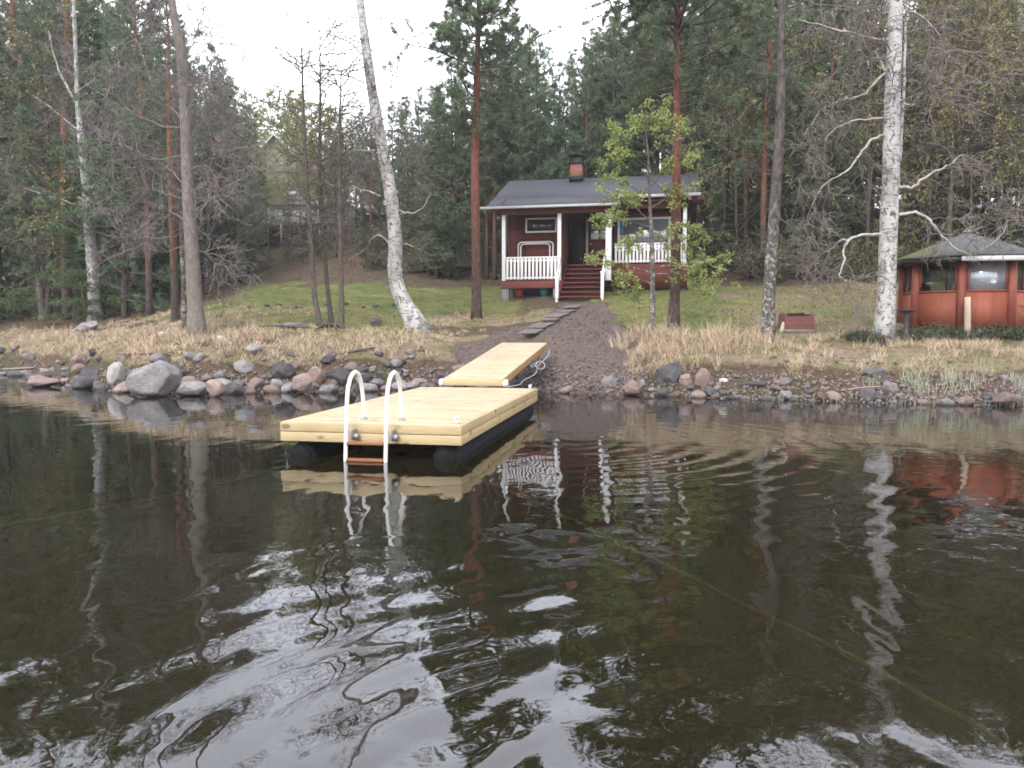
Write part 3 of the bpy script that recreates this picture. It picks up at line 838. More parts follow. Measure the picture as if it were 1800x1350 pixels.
# gravel between the stones: uncountable
gv = MB(); n = 6000
pxs = r.uniform(-80, 1880, n); dd = r.normal(.35, .5, n)
Yv = np.full(n, 21.0)
for _ in range(12):
    Xv = (pxs - 900) / 1400 * Yv; Yv = .5 * Yv + .5 * (np.interp(Xv, SX, SY) + dd)
Xv = (pxs - 900) / 1400 * Yv; Zv = ground_z(Xv, Yv)
s = r.uniform(.02, .055, n) * r.uniform(.6, 1.3, n)
base = np.array([[1, 0, 0], [-1, 0, 0], [0, 1, 0], [0, -1, 0], [0, 0, 1], [0, 0, -1]], float)
V = base[None] * (s[:, None, None] * r.uniform(.7, 1.4, (n, 6, 1))) + r.normal(size=(n, 6, 3)) * .008 + np.stack([Xv, Yv, Zv + s * .4], 1)[:, None, :]
F = np.array([[0, 2, 4], [2, 1, 4], [1, 3, 4], [3, 0, 4], [2, 0, 5], [1, 2, 5], [3, 1, 5], [0, 3, 5]])
gv.add(V.reshape(-1, 3), T=(F[None] + np.arange(n)[:, None, None] * 6).reshape(-1, 3), tint=np.repeat(r.random(n) * .98 + .01, 8))
tag(gv.build('gravel', M['gravel']), 'small gravel and pebbles filling the gaps of the stony shore', 'gravel', None, 'stuff')

# soil clods on the earth bank
cdm = MB(); n = 3200
Xv = r.uniform(-3, 6, n); Yv = r.uniform(20.5, 30, n); k = soil_mask(Xv, Yv) > .45; Xv = Xv[k]; Yv = Yv[k]; n = len(Xv)
Zv = ground_z(Xv, Yv); s = .010 + .045 * r.random(n) ** 4
V = base[None] * (s[:, None, None] * r.uniform(.7, 1.4, (n, 6, 1))) + r.normal(size=(n, 6, 3)) * .006 + np.stack([Xv, Yv, Zv + s * .2], 1)[:, None, :]
cdm.add(V.reshape(-1, 3), T=(F[None] + np.arange(n)[:, None, None] * 6).reshape(-1, 3))
tag(cdm.build('loose_soil', M['clod'], smooth=True), 'crumbs of bare dark earth on the bank around the gangway', 'soil', None, 'stuff')

# ------------------------------------------------------------------ grass
def blades(X, Y, length, width, lean, tint, r, zoff=0, az=None):
    n = len(X); Z = ground_z(X, Y) + zoff
    Bp = np.stack([X, Y, Z], 1); az = r.uniform(0, 2 * PI, n) if az is None else az + r.normal(size=n) * .5
    dirh = np.stack([np.cos(az), np.sin(az), np.zeros(n)], 1)
    wa = r.uniform(0, PI, n); wd = np.stack([np.cos(wa), np.sin(wa) * .5, np.zeros(n)], 1) * (width * r.uniform(.7, 1.3, n))[:, None] * .5
    ln = lean * r.uniform(.3, 1.3, n)
    m1 = Bp + np.array([0, 0, 1.])[None] * (length * .55 * np.cos(ln * .6))[:, None] + dirh * (length * .55 * np.sin(ln * .6))[:, None]
    tp = m1 + np.array([0, 0, 1.])[None] * (length * .45 * np.cos(ln * 1.7))[:, None] + dirh * (length * .45 * np.sin(ln * 1.7))[:, None]
    V = np.stack([Bp - wd, Bp + wd, m1 - wd * .7, m1 + wd * .7, tp], 1).reshape(-1, 3)
    o = np.arange(n)[:, None] * 5
    return V, np.concatenate([o + [2, 3, 4]], 0), o + [0, 1, 3, 2], tint

def tufts(X, Y, nb, rad, r):
    n = len(X); a = r.uniform(0, 6.28, (n, nb)); q = rad * np.sqrt(r.random((n, nb))) * r.uniform(.5, 1.3, n)[:, None]
    return (X[:, None] + np.cos(a) * q).ravel(), (Y[:, None] + np.sin(a) * q).ravel(), a.ravel(), np.repeat(r.uniform(.4, 1.55, n), nb), np.repeat(r.normal(.5, .2, n), nb)

def field(n, xr, yr, maskf, r):
    X = r.uniform(*xr, n); Y = r.uniform(*yr, n); k = maskf(X, Y) > r.random(n)
    return X[k], Y[k]

def clump(X, Y, f, s):  # clumpiness
    return sstep(-.12, .22, fbm(X * f, Y * f, s, 3))

def dry_right(X, Y):
    d = shore_d(X, Y); px = 900 + 1400 * X / Y
    return sstep(1070, 1130, px) * (1 - sstep(1330, 1385, px)) * sstep(.9, 1.25, d) * (1 - sstep(2.6, 3.6, d)) * (.3 + .7 * clump(X, Y, 1.4, 70))
def dry_right_far(X, Y):
    d = shore_d(X, Y); px = 900 + 1400 * X / Y
    return sstep(1345, 1400, px) * sstep(.8, 1.3, d) * (1 - sstep(2.4, 3.6, d)) * clump(X, Y, 1.3, 71)
def dry_left(X, Y):
    d = shore_d(X, Y); px = 900 + 1400 * X / Y
    return (1 - sstep(760, 805, px)) * sstep(1.05, 1.4, d) * (1 - sstep(3.0, 4.6, d)) * (.25 + .75 * clump(X, Y, .9, 72))
def dry_left_sparse(X, Y):
    d = shore_d(X, Y); px = 900 + 1400 * X / Y
    return (1 - sstep(820, 880, px)) * sstep(2.5, 4, d) * (1 - sstep(7, 10, d)) * clump(X, Y, .7, 73) * (1 - soil_mask(X, Y))
r = np.random.default_rng(21)
def grass_obj(name, mat, parts, label, cat):
    mb = MB()
    for (X, Y, lo, hi, w, lean, *tf) in parts:
        az = None; sc = 1.0; tb = .5
        if tf: X, Y, az, sc, tb = tufts(X, Y, tf[0], tf[1], r)
        n = len(X); ln = r.uniform(lo, hi, n) * (.7 + .6 * clump(X, Y, 1.6, 5)) * sc
        V, T, Q, t = blades(X, Y, ln, w, lean, None, r, 0, az)
        tn = np.clip(tb + r.normal(0, .16, n), .02, .98)
        mb.add(V, T=T, Q=Q); mb.tt[-1] = tn; mb.qt[-1] = tn
    return tag(mb.build(name, mat), label, cat, None, 'stuff')
X1, Y1 = field(2600, (2, 9.5), (18, 25), dry_right, r)
grass_obj('dry_grass', M['straw'], [(X1, Y1, .18, .46, .013, .9, 24, .13), (X1[::2], Y1[::2], .5, .8, .01, .3, 1, .2)], 'tall pale dry grass on the bank right of the gangway', 'grass')
X2, Y2 = field(5200, (5, 15), (16.5, 25), dry_right_far, r)
grass_obj('dry_grass', M['straw'], [(X2, Y2, .12, .34, .012, 1.0, 22, .12)], 'short tangled dry grass on the bank below the big birch and the hut', 'grass')
X3, Y3 = field(9000, (-26, 0), (20, 36), dry_left, r)
X4, Y4 = field(6000, (-24, 0), (22, 34), dry_left_sparse, r)
grass_obj('dry_grass', M['straw'], [(X3, Y3, .14, .44, .014, 1.3, 26, .15), (X4, Y4, .06, .2, .012, 1.0, 18, .14)], 'matted straw coloured dry grass on the bank left of the dock', 'grass')
def reed_mask(X, Y):
    d = shore_d(X, Y); px = 900 + 1400 * X / Y
    return (sstep(1480, 1600, px) * sstep(.3, .6, d) * (1 - sstep(1.1, 1.8, d)) * .9 + sstep(1280, 1330, px) * sstep(-.5, -.2, d) * (1 - sstep(.2, .5, d)) * .25) * clump(X, Y, 2.2, 75)
X5, Y5 = field(26000, (5, 15), (16, 22), reed_mask, r)
grass_obj('reed_grass', M['reed'], [(X5, Y5, .14, .34, .012, .4)], 'pale green young reeds at the waterline below the hut', 'reeds')
def lawn_r(X, Y): return lawn_mask(X, Y) * (1 - soil_mask(X, Y))
X6, Y6 = field(230000, (-16, 20), (20, 40), lawn_r, r)
grass_obj('lawn_grass', M['lawn_blade'], [(X6, Y6, .035, .085, .013, .8)], 'short patchy lawn on both sides of the cabin path', 'lawn')
# fallen leaves and needle litter on the forest floor
def litter_mask(X, Y):
    d = shore_d(X, Y)
    return np.clip(sstep(3, 6, d) * (1 - .8 * lawn_mask(X, Y)) * .5 + straw_mask(X, Y) * .3, 0, 1) * (.3 + .7 * clump(X, Y, .5, 77)) * (1 - soil_mask(X, Y))
Xl, Yl = field(90000, (-32, 26), (19, 58), litter_mask, r)
lm = MB(); n = len(Xl)
lm.leaves(np.stack([Xl, Yl, ground_z(Xl, Yl) + .012], 1), .075, .05, np.tile([[1, 0, .1]], (n, 1)) * r.choice([-1, 1], (n, 1)), r=r, tint=np.clip(r.normal(.5, .25, n), .02, .98))
tag(lm.build('leaf_litter', M['litter']), 'brown fallen leaves and needles covering the forest floor', 'leaf litter', None, 'stuff')

# ------------------------------------------------------------------ trees
UPV = np.array([0, 0, 1.0])
def unit(v): return v / (np.linalg.norm(v) + 1e-9)

def grow(mb, tips, p, d, Ln, r0, lev, maxlev, kids, r, droop=.0, wig=.18, nseg=5, spread=.8, m=0, ratio=.55, start=.25):
    pts = [np.array(p, float)]; ds = [unit(np.array(d, float))]
    dd = ds[0]
    for k in range(nseg):
        dd = unit(dd + r.normal(size=3) * wig + np.array([0, 0, -droop * (k + 1) / nseg]))
        pts.append(pts[-1] + dd * Ln / nseg); ds.append(dd)
    pts = np.array(pts)
    mb.tube(pts, np.linspace(r0, max(r0 * .45, .0065), nseg + 1), 6 if r0 > .03 else (4 if r0 > .012 else 3), m, cap=False)
    if lev >= maxlev:
        tips.append(pts); return
    for k in range(kids[lev]):
        t = r.uniform(start, 1.0) * nseg; i0 = min(int(t), nseg - 1); f = t - i0
        q = pts[i0] * (1 - f) + pts[i0 + 1] * f
        o = r.normal(size=3); o -= o @ ds[i0] * ds[i0]; o = unit(o)
        grow(mb, tips, q, unit(ds[i0] * (1 - spread * .5) + o * spread), Ln * ratio * r.uniform(.6, 1.2), max(r0 * (1 - .6 * t / nseg) * .6, .0085), lev + 1, maxlev, kids, r, droop, wig, max(3, nseg - 1), spread, m, ratio, start)

def tuft(mb, C, r, nn=14, ln=.15, w=.022, up=.5):
    n = len(C); C = np.repeat(np.asarray(C), nn, 0)
    d = r.normal(size=(len(C), 3)); d[:, 2] += up
    mb.leaves(C + r.normal(size=C.shape) * .03, ln, w, d, tri=True, r=r)

def along(tips, r, dens):
    """random points on the given polylines, dens per metre"""
    out = []
    for p in tips:
        l = np.linalg.norm(p[-1] - p[0]); n = max(1, int(l * dens + r.random()))
        t = r.uniform(.0, 1, n) ** .8 * (len(p) - 1); i = np.minimum(t.astype(int), len(p) - 2); f = (t - i)[:, None]
        out.append(p[i] * (1 - f) + p[i + 1] * f)
    return np.concatenate(out) if out else np.zeros((0, 3))

def pine_crown(wood, crown, path_fn, H, cs, Rm, r, dz=.42, per=4, tn=15, tl=.17, dens=3.6, wdt=.024, thin=1.0, profile=.8):
    z = cs * H
    while z < H * .985:
        f = (z - cs * H) / (H * (1 - cs))
        Lb = Rm * (min(1, f / .22) * .55 + .45) * (1 - f) ** profile * r.uniform(.65, 1.15) + .25
        for k in range(per):
            if r.random() > thin * (.55 + .45 * min(1, f / .3)): continue
            az = r.uniform(0, 2 * PI); el = .05 + .55 * f + r.normal() * .12
            d = np.array([math.cos(az) * math.cos(el), math.sin(az) * math.cos(el), math.sin(el)])
            tips = []
            L1 = Lb * r.uniform(.7, 1.15)
            p0 = path_fn(z + r.uniform(-.15, .15))
            nk = 3 + int(L1 * 2.2)
            grow(crown, tips, p0, d, L1, .012 + .012 * L1, 0, 1, (nk,), r, -.10, .13, 5, .75, 1, .45, .3)
            C = along(tips, r, dens)
            if len(C): tuft(crown, C, r, tn, tl, wdt)
        z += dz * r.uniform(.8, 1.2)

def spruce_crown(wood, crown, path_fn, H, cs, Rm, r, dz=.36, per=6, w=.03, ln=.13, step=.10):
    z = cs * H
    while z < H * .99:
        f = (z - cs * H) / (H * (1 - cs)); Lb = Rm * (1 - f) ** .9 * r.uniform(.7, 1.1) + .15
        for k in range(per):
            az = r.uniform(0, 2 * PI); L1 = Lb * r.uniform(.7, 1.1); n = 6
            d = np.array([math.cos(az), math.sin(az), -.1 + .5 * f]); pts = [path_fn(z)]; dd = unit(d)
            for j in range(n):
                dd = unit(dd + np.array([0, 0, -.16 + .09 * j]) + r.normal(size=3) * .05); pts.append(pts[-1] + dd * L1 / n)
            pts = np.array(pts); wood.tube(pts, np.linspace(.02, .004, n + 1), 3, cap=False)
            m_ = int(L1 / step) + 2
            t = np.linspace(.15, 1, m_) * n; i = np.minimum(t.astype(int), n - 1); fr = (t - i)[:, None]
            C = pts[i] * (1 - fr) + pts[i + 1] * fr; sd = np.cross(dd, UPV)
            spl = (1 - t / n * .75)[:, None] * L1 * .42
            for sgn in (-1, 1):
                for q in (.2, .5, .8, 1.0):
                    CC = C + sgn * sd * spl * q + dd * spl * q * .45 - UPV * spl * q * .28 + r.normal(size=C.shape) * .03
                    CC = np.repeat(CC, 2, 0)
                    dv = np.tile(sgn * sd + dd * .7 - UPV * .35, (len(CC), 1)) + r.normal(size=CC.shape) * .4
                    crown.leaves(CC, ln * 1.2, w, dv, tri=True, r=r)
            crown.leaves(np.repeat(C, 3, 0), ln, w, None, tri=True, r=r)
        z += dz * r.uniform(.85, 1.15)

def straight_path(H, bend, r):
    ph = r.uniform(0, 6.28); ax = r.uniform(0, 6.28)
    def f(z):
        o = bend * math.sin(z / H * 3 + ph) - bend * math.sin(ph); return np.array([math.cos(ax) * o, math.sin(ax) * o, z])
    return f

def proto_pine(H, r0, cs, Rm, seed, bark='pine', thin=1.0, dead=8, **kw):
    r = np.random.default_rng(seed); f = straight_path(H, .18, r)
    wood = MB(); crown = MB(); zs = np.linspace(-.3, H, 16)
    rad = r0 * (1 - np.clip(zs / H, 0, 1) * .88) * (1 + .45 * np.exp(-np.clip(zs, 0, 9) * 3.5))
    wood.tube([f(z) for z in zs], rad, 9)
    pine_crown(wood, crown, f, H, cs, Rm, r, thin=thin, **kw)
    for k in range(dead):
        z = r.uniform(.15, cs + .1) * H; az = r.uniform(0, 6.28); tp = []
        grow(wood, tp, f(z), (math.cos(az), math.sin(az), r.uniform(-.4, .1)), r.uniform(.5, 1.5), .014, 0, 1, (4,), r, .05, .2, 4)
    t = empty('pine_tree', (0, 0, 0)); wood.build('trunk', M[bark], t, smooth=True); crown.build('crown', [M['needle'], M['twig_dark']], t); t['hh'] = H
    return t

def proto_spruce(H, r0, cs, Rm, seed, mat='needle_b'):
    r = np.random.default_rng(seed); f = straight_path(H, .08, r)
    wood = MB(); crown = MB(); zs = np.linspace(-.3, H, 14)
    wood.tube([f(z) for z in zs], r0 * (1 - np.clip(zs / H, 0, 1) * .93), 8)
    spruce_crown(wood, crown, f, H, cs, Rm, r)
    t = empty('spruce_tree', (0, 0, 0)); wood.build('trunk', M['pine_dark'], t, smooth=True); crown.build('crown', M[mat], t); t['hh'] = H
    return t

def proto_birch(H, r0, seed, leaf='haze_leaf', dens=16, lsize=.055, cs=.3, bark='birch_grey', nb=26, Lr=.24, droop=.10, tw='twig_dark'):
    r = np.random.default_rng(seed); f = straight_path(H, .25, r)
    wood = MB(); tw_ = MB(); zs = np.linspace(-.3, H, 14)
    wood.tube([f(z) for z in zs], r0 * (1 - np.clip(zs / H, 0, 1) * .9), 8)
    tips = []
    for k in range(nb):
        z = (cs + (1 - cs) * (k + .5) / nb) * H; az = r.uniform(0, 6.28); Lb = H * Lr * (1.1 - .75 * (z / H - cs) / (1 - cs)) * r.uniform(.7, 1.2)
        grow(tw_, tips, f(z), (math.cos(az), math.sin(az), .75), Lb, .010 + Lb * .006, 0, 2, (5, 4), r, droop, .16, 5, .7)
    C = along(tips, r, dens)
    t = empty('birch_tree', (0, 0, 0)); wood.build('trunk', M[bark], t, smooth=True)
    tw_.leaves(C, lsize, lsize * .8, None, m=1, r=r)
    tw_.build('crown', [M[tw], M[leaf]], t); t['hh'] = H
    return t

# background prototypes -------------------------------------------------------
P_pine = [proto_pine(15, .14, .22, 2.3, 31, 'pine_dark', dens=5.2, tn=16, tl=.2, wdt=.03), proto_pine(17, .16, .30, 2.5, 32, 'pine', dens=5.2, tn=16, tl=.2, wdt=.03), proto_pine(13, .12, .10, 2.1, 33, 'pine_dark', dens=5.2, tn=16, tl=.2, wdt=.03), proto_pine(16, .14, .12, 2.4, 34, 'pine_dark', dens=5.0, tn=16, tl=.2, wdt=.03), proto_pine(11, .10, .05, 1.9, 35, 'pine_dark', dens=5.2, tn=15, tl=.19, wdt=.028)]
P_spr = [proto_spruce(13, .14, .06, 1.9, 41), proto_spruce(10, .11, .03, 1.6, 42), proto_spruce(16, .17, .08, 2.2, 43)]
P_bir = [proto_birch(13, .09, 51, dens=34, lsize=.13, nb=30), proto_birch(11, .08, 52, nb=28, dens=34, lsize=.13), proto_birch(14, .10, 53, 'bud', 18, .075, nb=36, droop=.3, bark='thin_bark'), proto_birch(12, .08, 54, 'bud', 17, .075, cs=.12, nb=36, droop=.22, bark='thin_bark'), proto_birch(12, .09, 55, 'bud', 2, .04, cs=.18, nb=40, droop=.02, tw='twig', bark='thin_bark')]
used = set()
bg_count = {}
def place(proto, x, y, h, label, group, name, rz=None, wide=1.0):
    o = proto if id(proto) not in used else copy_tree(proto); used.add(id(proto))
    s = h / proto['hh']; z = float(ground_z(x, y))
    o.location = (x, y, z - .05); o.scale = (s * wide, s * wide, s); o.rotation_euler = (0, 0, r.uniform(0, 6.28) if rz is None else rz)
    tag(o, label, 'tree', group); return o
SKX = [-300, 0, 250, 335, 350, 380, 410, 450, 480, 600, 640, 700, 740, 775, 850, 880, 905, 940, 975, 1010, 1040, 1060, 1090, 1150, 2200]
SKY = [-150, -130, -70, -20, 40, 85, 120, 170, 200, 215, 180, 168, 150, 120, 60, 50, 30, 45, 105, 80, 55, 15, -60, -160, -230]
def top_height(px, x, y, drop):
    py = np.interp(px, SKX, SKY) + drop
    return float(P(px, py, y)[2] - ground_z(x, y))

r = np.random.default_rng(77)
spots = []
def free(x, y, dm):
    return all((x - a) ** 2 + (y - b) ** 2 > dm * dm for a, b in spots)
def zone(px):
    if px < 440: return 'left'
    if px < 800: return 'hill'
    if px < 1260: return 'cabin'
    return 'right'
ZL = {'left': 'in the dense wood on the left shore', 'hill': 'on the wooded slope by the far houses', 'cabin': 'in the forest directly behind the red cabin', 'right': 'in the right hand forest behind the hut'}
cand = []
for (y0, y1, nmax, dm) in ((33, 42, 30, 2.4), (42, 52, 42, 2.3), (52, 66, 48, 2.8), (66, 92, 46, 3.6)):
    got = 0; tr = 0
    while got < nmax and tr < 6000:
        tr += 1
        y = r.uniform(y0, y1); px = r.uniform(-160, 1960); x = (px - 900) / 1400 * y
        d = shore_d(x, y)
        if d < 6.5 or (px > 320 and d < 17.0): continue
        if -2.5 < x < 10.5 and 30 < y < 41.5: continue
        if 410 < px < 770 and y < 64 and d < 44 and not (r.random() < .06): continue
        if 420 < px < 640 and 64 < y < 82: continue
        if not free(x, y, dm): continue
        spots.append((x, y)); got += 1
        zn = zone(px); u = r.random()
        drop = r.uniform(0, 70) + (y - 40) * 1.6 if np.interp(px, SKX, SKY) < 0 else r.uniform(-5, 60)
        if r.random() < .22: drop += r.uniform(60, 220)
        h = top_height(px, x, y, drop)
        h = min(max(h, 5.0), 26)
        pine_p = {'left': .62, 'hill': .62, 'cabin': .72, 'right': .55}[zn]
        if u < pine_p:
            pr = P_pine[r.integers(5)]; lab, gr, nm = 'pine with dark blue green needles ' + ZL[zn], 'pines ' + ZL[zn], 'pine_tree'
        elif u < pine_p + .2:
            pr = P_spr[r.integers(3)]; lab, gr, nm = 'dense dark spruce ' + ZL[zn], 'spruces ' + ZL[zn], 'spruce_tree'
        else:
            pr = P_bir[(2 + r.integers(2)) if zn != 'hill' else r.integers(4)]; lab, gr, nm = 'slender birch with bare or budding twigs ' + ZL[zn], 'birches ' + ZL[zn], 'birch_tree'
        place(pr, x, y, h, lab, gr, nm)
# young yellow green birches in front of the far house
for (px, y, top) in ((460, 88, 172), (505, 88, 162), (548, 67, 185), (580, 64, 195), (428, 69, 185), (615, 70, 215), (485, 90, 180), (535, 88, 180), (566, 61, 200), (440, 62, 235), (598, 66, 205), (520, 86, 176)):
    x = (px - 900) / 1400 * y; h = top_height(px, x, y, 0); h = float(P(px, top, y)[2] - ground_z(x, y))
    place(P_bir[r.integers(2)], x, y, h, 'yellow green spring birch in front of the far yellow house', 'yellow green birches by the far house', 'birch_tree')
for (px, y, top, k) in ((1250, 42.5, -60, 2), (1335, 40, -90, 3), (1400, 37.5, -120, 2), (1465, 39, -60, 3), (1520, 36.5, -140, 2), (1625, 37, -100, 3), (1660, 35, -160, 2), (1745, 36, -120, 3), (1800, 34, -150, 2), (1290, 38.5, 60, 3), (1585, 39.5, -40, 2), (1690, 40, 20, 3), (1430, 41, 40, 3)):
    x = (px - 900) / 1400 * y; h = float(P(px, top, y)[2] - ground_z(x, y))
    place(P_bir[k], x, y, h, 'birch with hanging brownish budding twigs behind the right lawn', 'budding birches behind the right lawn', 'birch_tree')
for (px, y, top) in ((70, 41, 60), (150, 38.5, 150), (245, 40.5, 190), (20, 43, 40), (330, 46, 120)):
    x = (px - 900) / 1400 * y; h = float(P(px, top, y)[2] - ground_z(x, y))
    place(P_bir[3], x, y, h, 'birch with yellow green buds between the pines on the left shore', 'budding birches on the left shore', 'birch_tree')
for (px, y, top) in ((215, 39, 60), (262, 38, 110), (290, 40, 20), (170, 41, 40), (365, 40, 130), (85, 42, -20), (420, 42, 200), (240, 42.5, 90)):
    x = (px - 900) / 1400 * y; h = float(P(px, top, y)[2] - ground_z(x, y))
    place(P_bir[4], x, y, h, 'bare tree with fine purple grey twigs behind the thick grey alder', 'bare twiggy trees on the left', 'alder_tree')
for (px, y, drop) in ((885, 43, 5), (930, 45, 0), (985, 44, 10), (1030, 46, 0), (1075, 43, 30), (1120, 45, 0), (1180, 43, 40), (1230, 46, 0), (770, 46, 20), (720, 50, 10), (905, 52, 15), (1010, 53, 5), (655, 56, 10), (768, 41, 40), (795, 42, 0), (870, 41.5, 0), (908, 42, 0), (940, 42, 5), (1000, 43, 20), (1045, 42.5, 15), (800, 44, 60), (860, 47, 30), (1055, 50, 0)):
    x = (px - 900) / 1400 * y; zn = zone(px)
    place(P_pine[int(r.integers(5))], x, y, top_height(px, x, y, drop), 'pine with dark blue green needles ' + ZL[zn], 'pines ' + ZL[zn], 'pine_tree')
for (px, y, top, k) in ((448, 52, 250, 2), (512, 55, 240, 3), (476, 57, 265, 4), (536, 50, 300, 4), (592, 54, 260, 3), (625, 52, 235, 4), (640, 58, 200, 2), (428, 50, 205, 2)):
    x = (px - 900) / 1400 * y; h = float(P(px, top, y)[2] - ground_z(x, y))
    place(P_bir[k], x, y, h, 'thin grey tree screening the far house on the left hill', 'thin trees below the far house', 'birch_tree')
for (px, y, top, k) in ((640, 60, 185, 1), (668, 64, 170, 3), (692, 57, 175, 0), (716, 62, 168, 2), (742, 55, 150, 3), (630, 70, 200, 4), (758, 66, 150, 0), (704, 70, 178, 4), (400, 44, 100, 2), (424, 46, 140, 4), (386, 43, 75, 3), (440, 50, 185, 4)):
    x = (px - 900) / 1400 * y; zn = zone(px); h = float(P(px, top, y)[2] - ground_z(x, y))
    place(P_pine[k], x, y, h, 'pine with dark blue green needles ' + ZL[zn], 'pines ' + ZL[zn], 'pine_tree')
rsh = np.random.default_rng(404); shp = []
for k in range(3):
    t = empty('shrub', (0, 0, 0)); st = MB(); lf = MB(); tp = []
    for j in range(16): grow(st, tp, (rsh.normal() * .15, rsh.normal() * .15, -.05), (rsh.normal() * .5, rsh.normal() * .5, 1), rsh.uniform(.6, 1.1), .012, 0, 1, (5,), rsh, 0, .16, 4)
    lf.leaves(np.repeat(along(tp, rsh, 16 if k else 8), 2, 0) + rsh.normal(size=(1, 3)) * .01, .085, .06, None, r=rsh)
    st.build('stem', M['twig'], t); lf.build('foliage', M['undergrowth'], t); shp.append(t)
shn = 0
for (x0_, x1_, y0_, y1_, nn, lab, gr) in ((1225, 1700, 462, 494, 34, 'olive green shrub along the forest edge behind the right lawn', 'shrubs behind the right lawn'), (630, 830, 455, 484, 12, 'low shrub along the forest edge left of the cabin', 'shrubs left of the cabin'), (440, 700, 402, 445, 16, 'thin shrub on the brown slope below the far house', 'shrubs on the brown slope'), (180, 330, 470, 520, 10, 'low shrub under the trees behind the slim forked birch', 'shrubs on the left')):
    for k in range(nn):
        c_ = hit(rsh.uniform(x0_, x1_), rsh.uniform(y0_, y1_)); o = shp[shn] if shn < 3 else copy_tree(shp[int(rsh.integers(3))]); shn += 1
        sc_ = rsh.uniform(.7, 1.7); o.location = tuple(c_); o.scale = (sc_ * 1.15, sc_ * 1.15, sc_); o.rotation_euler = (0, 0, rsh.uniform(0, 6.28)); tag(o, lab, 'shrub', gr)
# small spruces and pines filling the forest edge
for (px, py, h, k) in ((640, 452, 3.5, 1), (760, 462, 4.2, 1), (800, 452, 6, 0), (690, 440, 5, 1), (1260, 470, 4.5, 1), (1300, 462, 7, 1), (1345, 455, 6, 0), (225, 490, 4.5, 1), (190, 470, 6, 0), (80, 505, 5, 0), (395, 450, 6, 1), (420, 440, 7, 0), (1410, 440, 7, 0), (1500, 430, 6, 1), (1640, 415, 6, 1), (1560, 425, 7, 0), (1755, 410, 5, 1), (20, 520, 5, 1), (280, 470, 5, 1), (870, 440, 6, 0), (725, 430, 7, 1), (1275, 440, 8, 0)):
    b = hit(px, py); zn = zone(px)
    place(P_spr[k] if k else P_pine[4], b[0], b[1], h, ('small spruce at the forest edge ' if k else 'small bushy pine at the forest edge ') + ZL[zn], 'young conifers ' + ZL[zn], 'spruce_tree' if k else 'pine_tree')
for pr in P_pine + P_spr + P_bir:
    if id(pr) not in used: place(pr, 3, 70, pr['hh'], 'tall tree far behind the red cabin', None, 'pine_tree')

# undergrowth
r = np.random.default_rng(99)
ug = MB(); n = 3600
Xu = r.uniform(-34, 30, n); Yu = r.uniform(27, 62, n); Xu[:1000] = r.uniform(7, 30, 1000); Yu[:1000] = r.uniform(31, 42, 1000); du = shore_d(Xu, Yu); pu = 900 + 1400 * Xu / Yu
k = ((du > np.where(pu > 1230, 14.8, 16.5)) | ((pu < 300) & (du > 6.5))) & ~((Xu > -2) & (Xu < 9.5) & (Yu < 40.5)) & ~((pu > 440) & (pu < 690) & (du < 26)) & (clump(Xu, Yu, .25, 81) > r.random(n) * .8)
Xu = Xu[k]; Yu = Yu[k]
for x, y in zip(Xu, Yu):
    h = r.uniform(.15, .8) * (1.9 if 900 + 1400 * x / y > 1230 and shore_d(x, y) < 27 else 1.0); m_ = int(40 + 90 * h); C = r.normal(size=(m_, 3)) * [h * .55, h * .55, h * .35] + [x, y, 0]
    C[:, 2] = ground_z(C[:, 0], C[:, 1]) + abs(C[:, 2]) + .05
    ug.leaves(C, .11, .06, None, r=r)
tag(ug.build('undergrowth', M['undergrowth']), 'low shrubs and bilberry covering the ground under the forest', 'undergrowth', None, 'stuff')

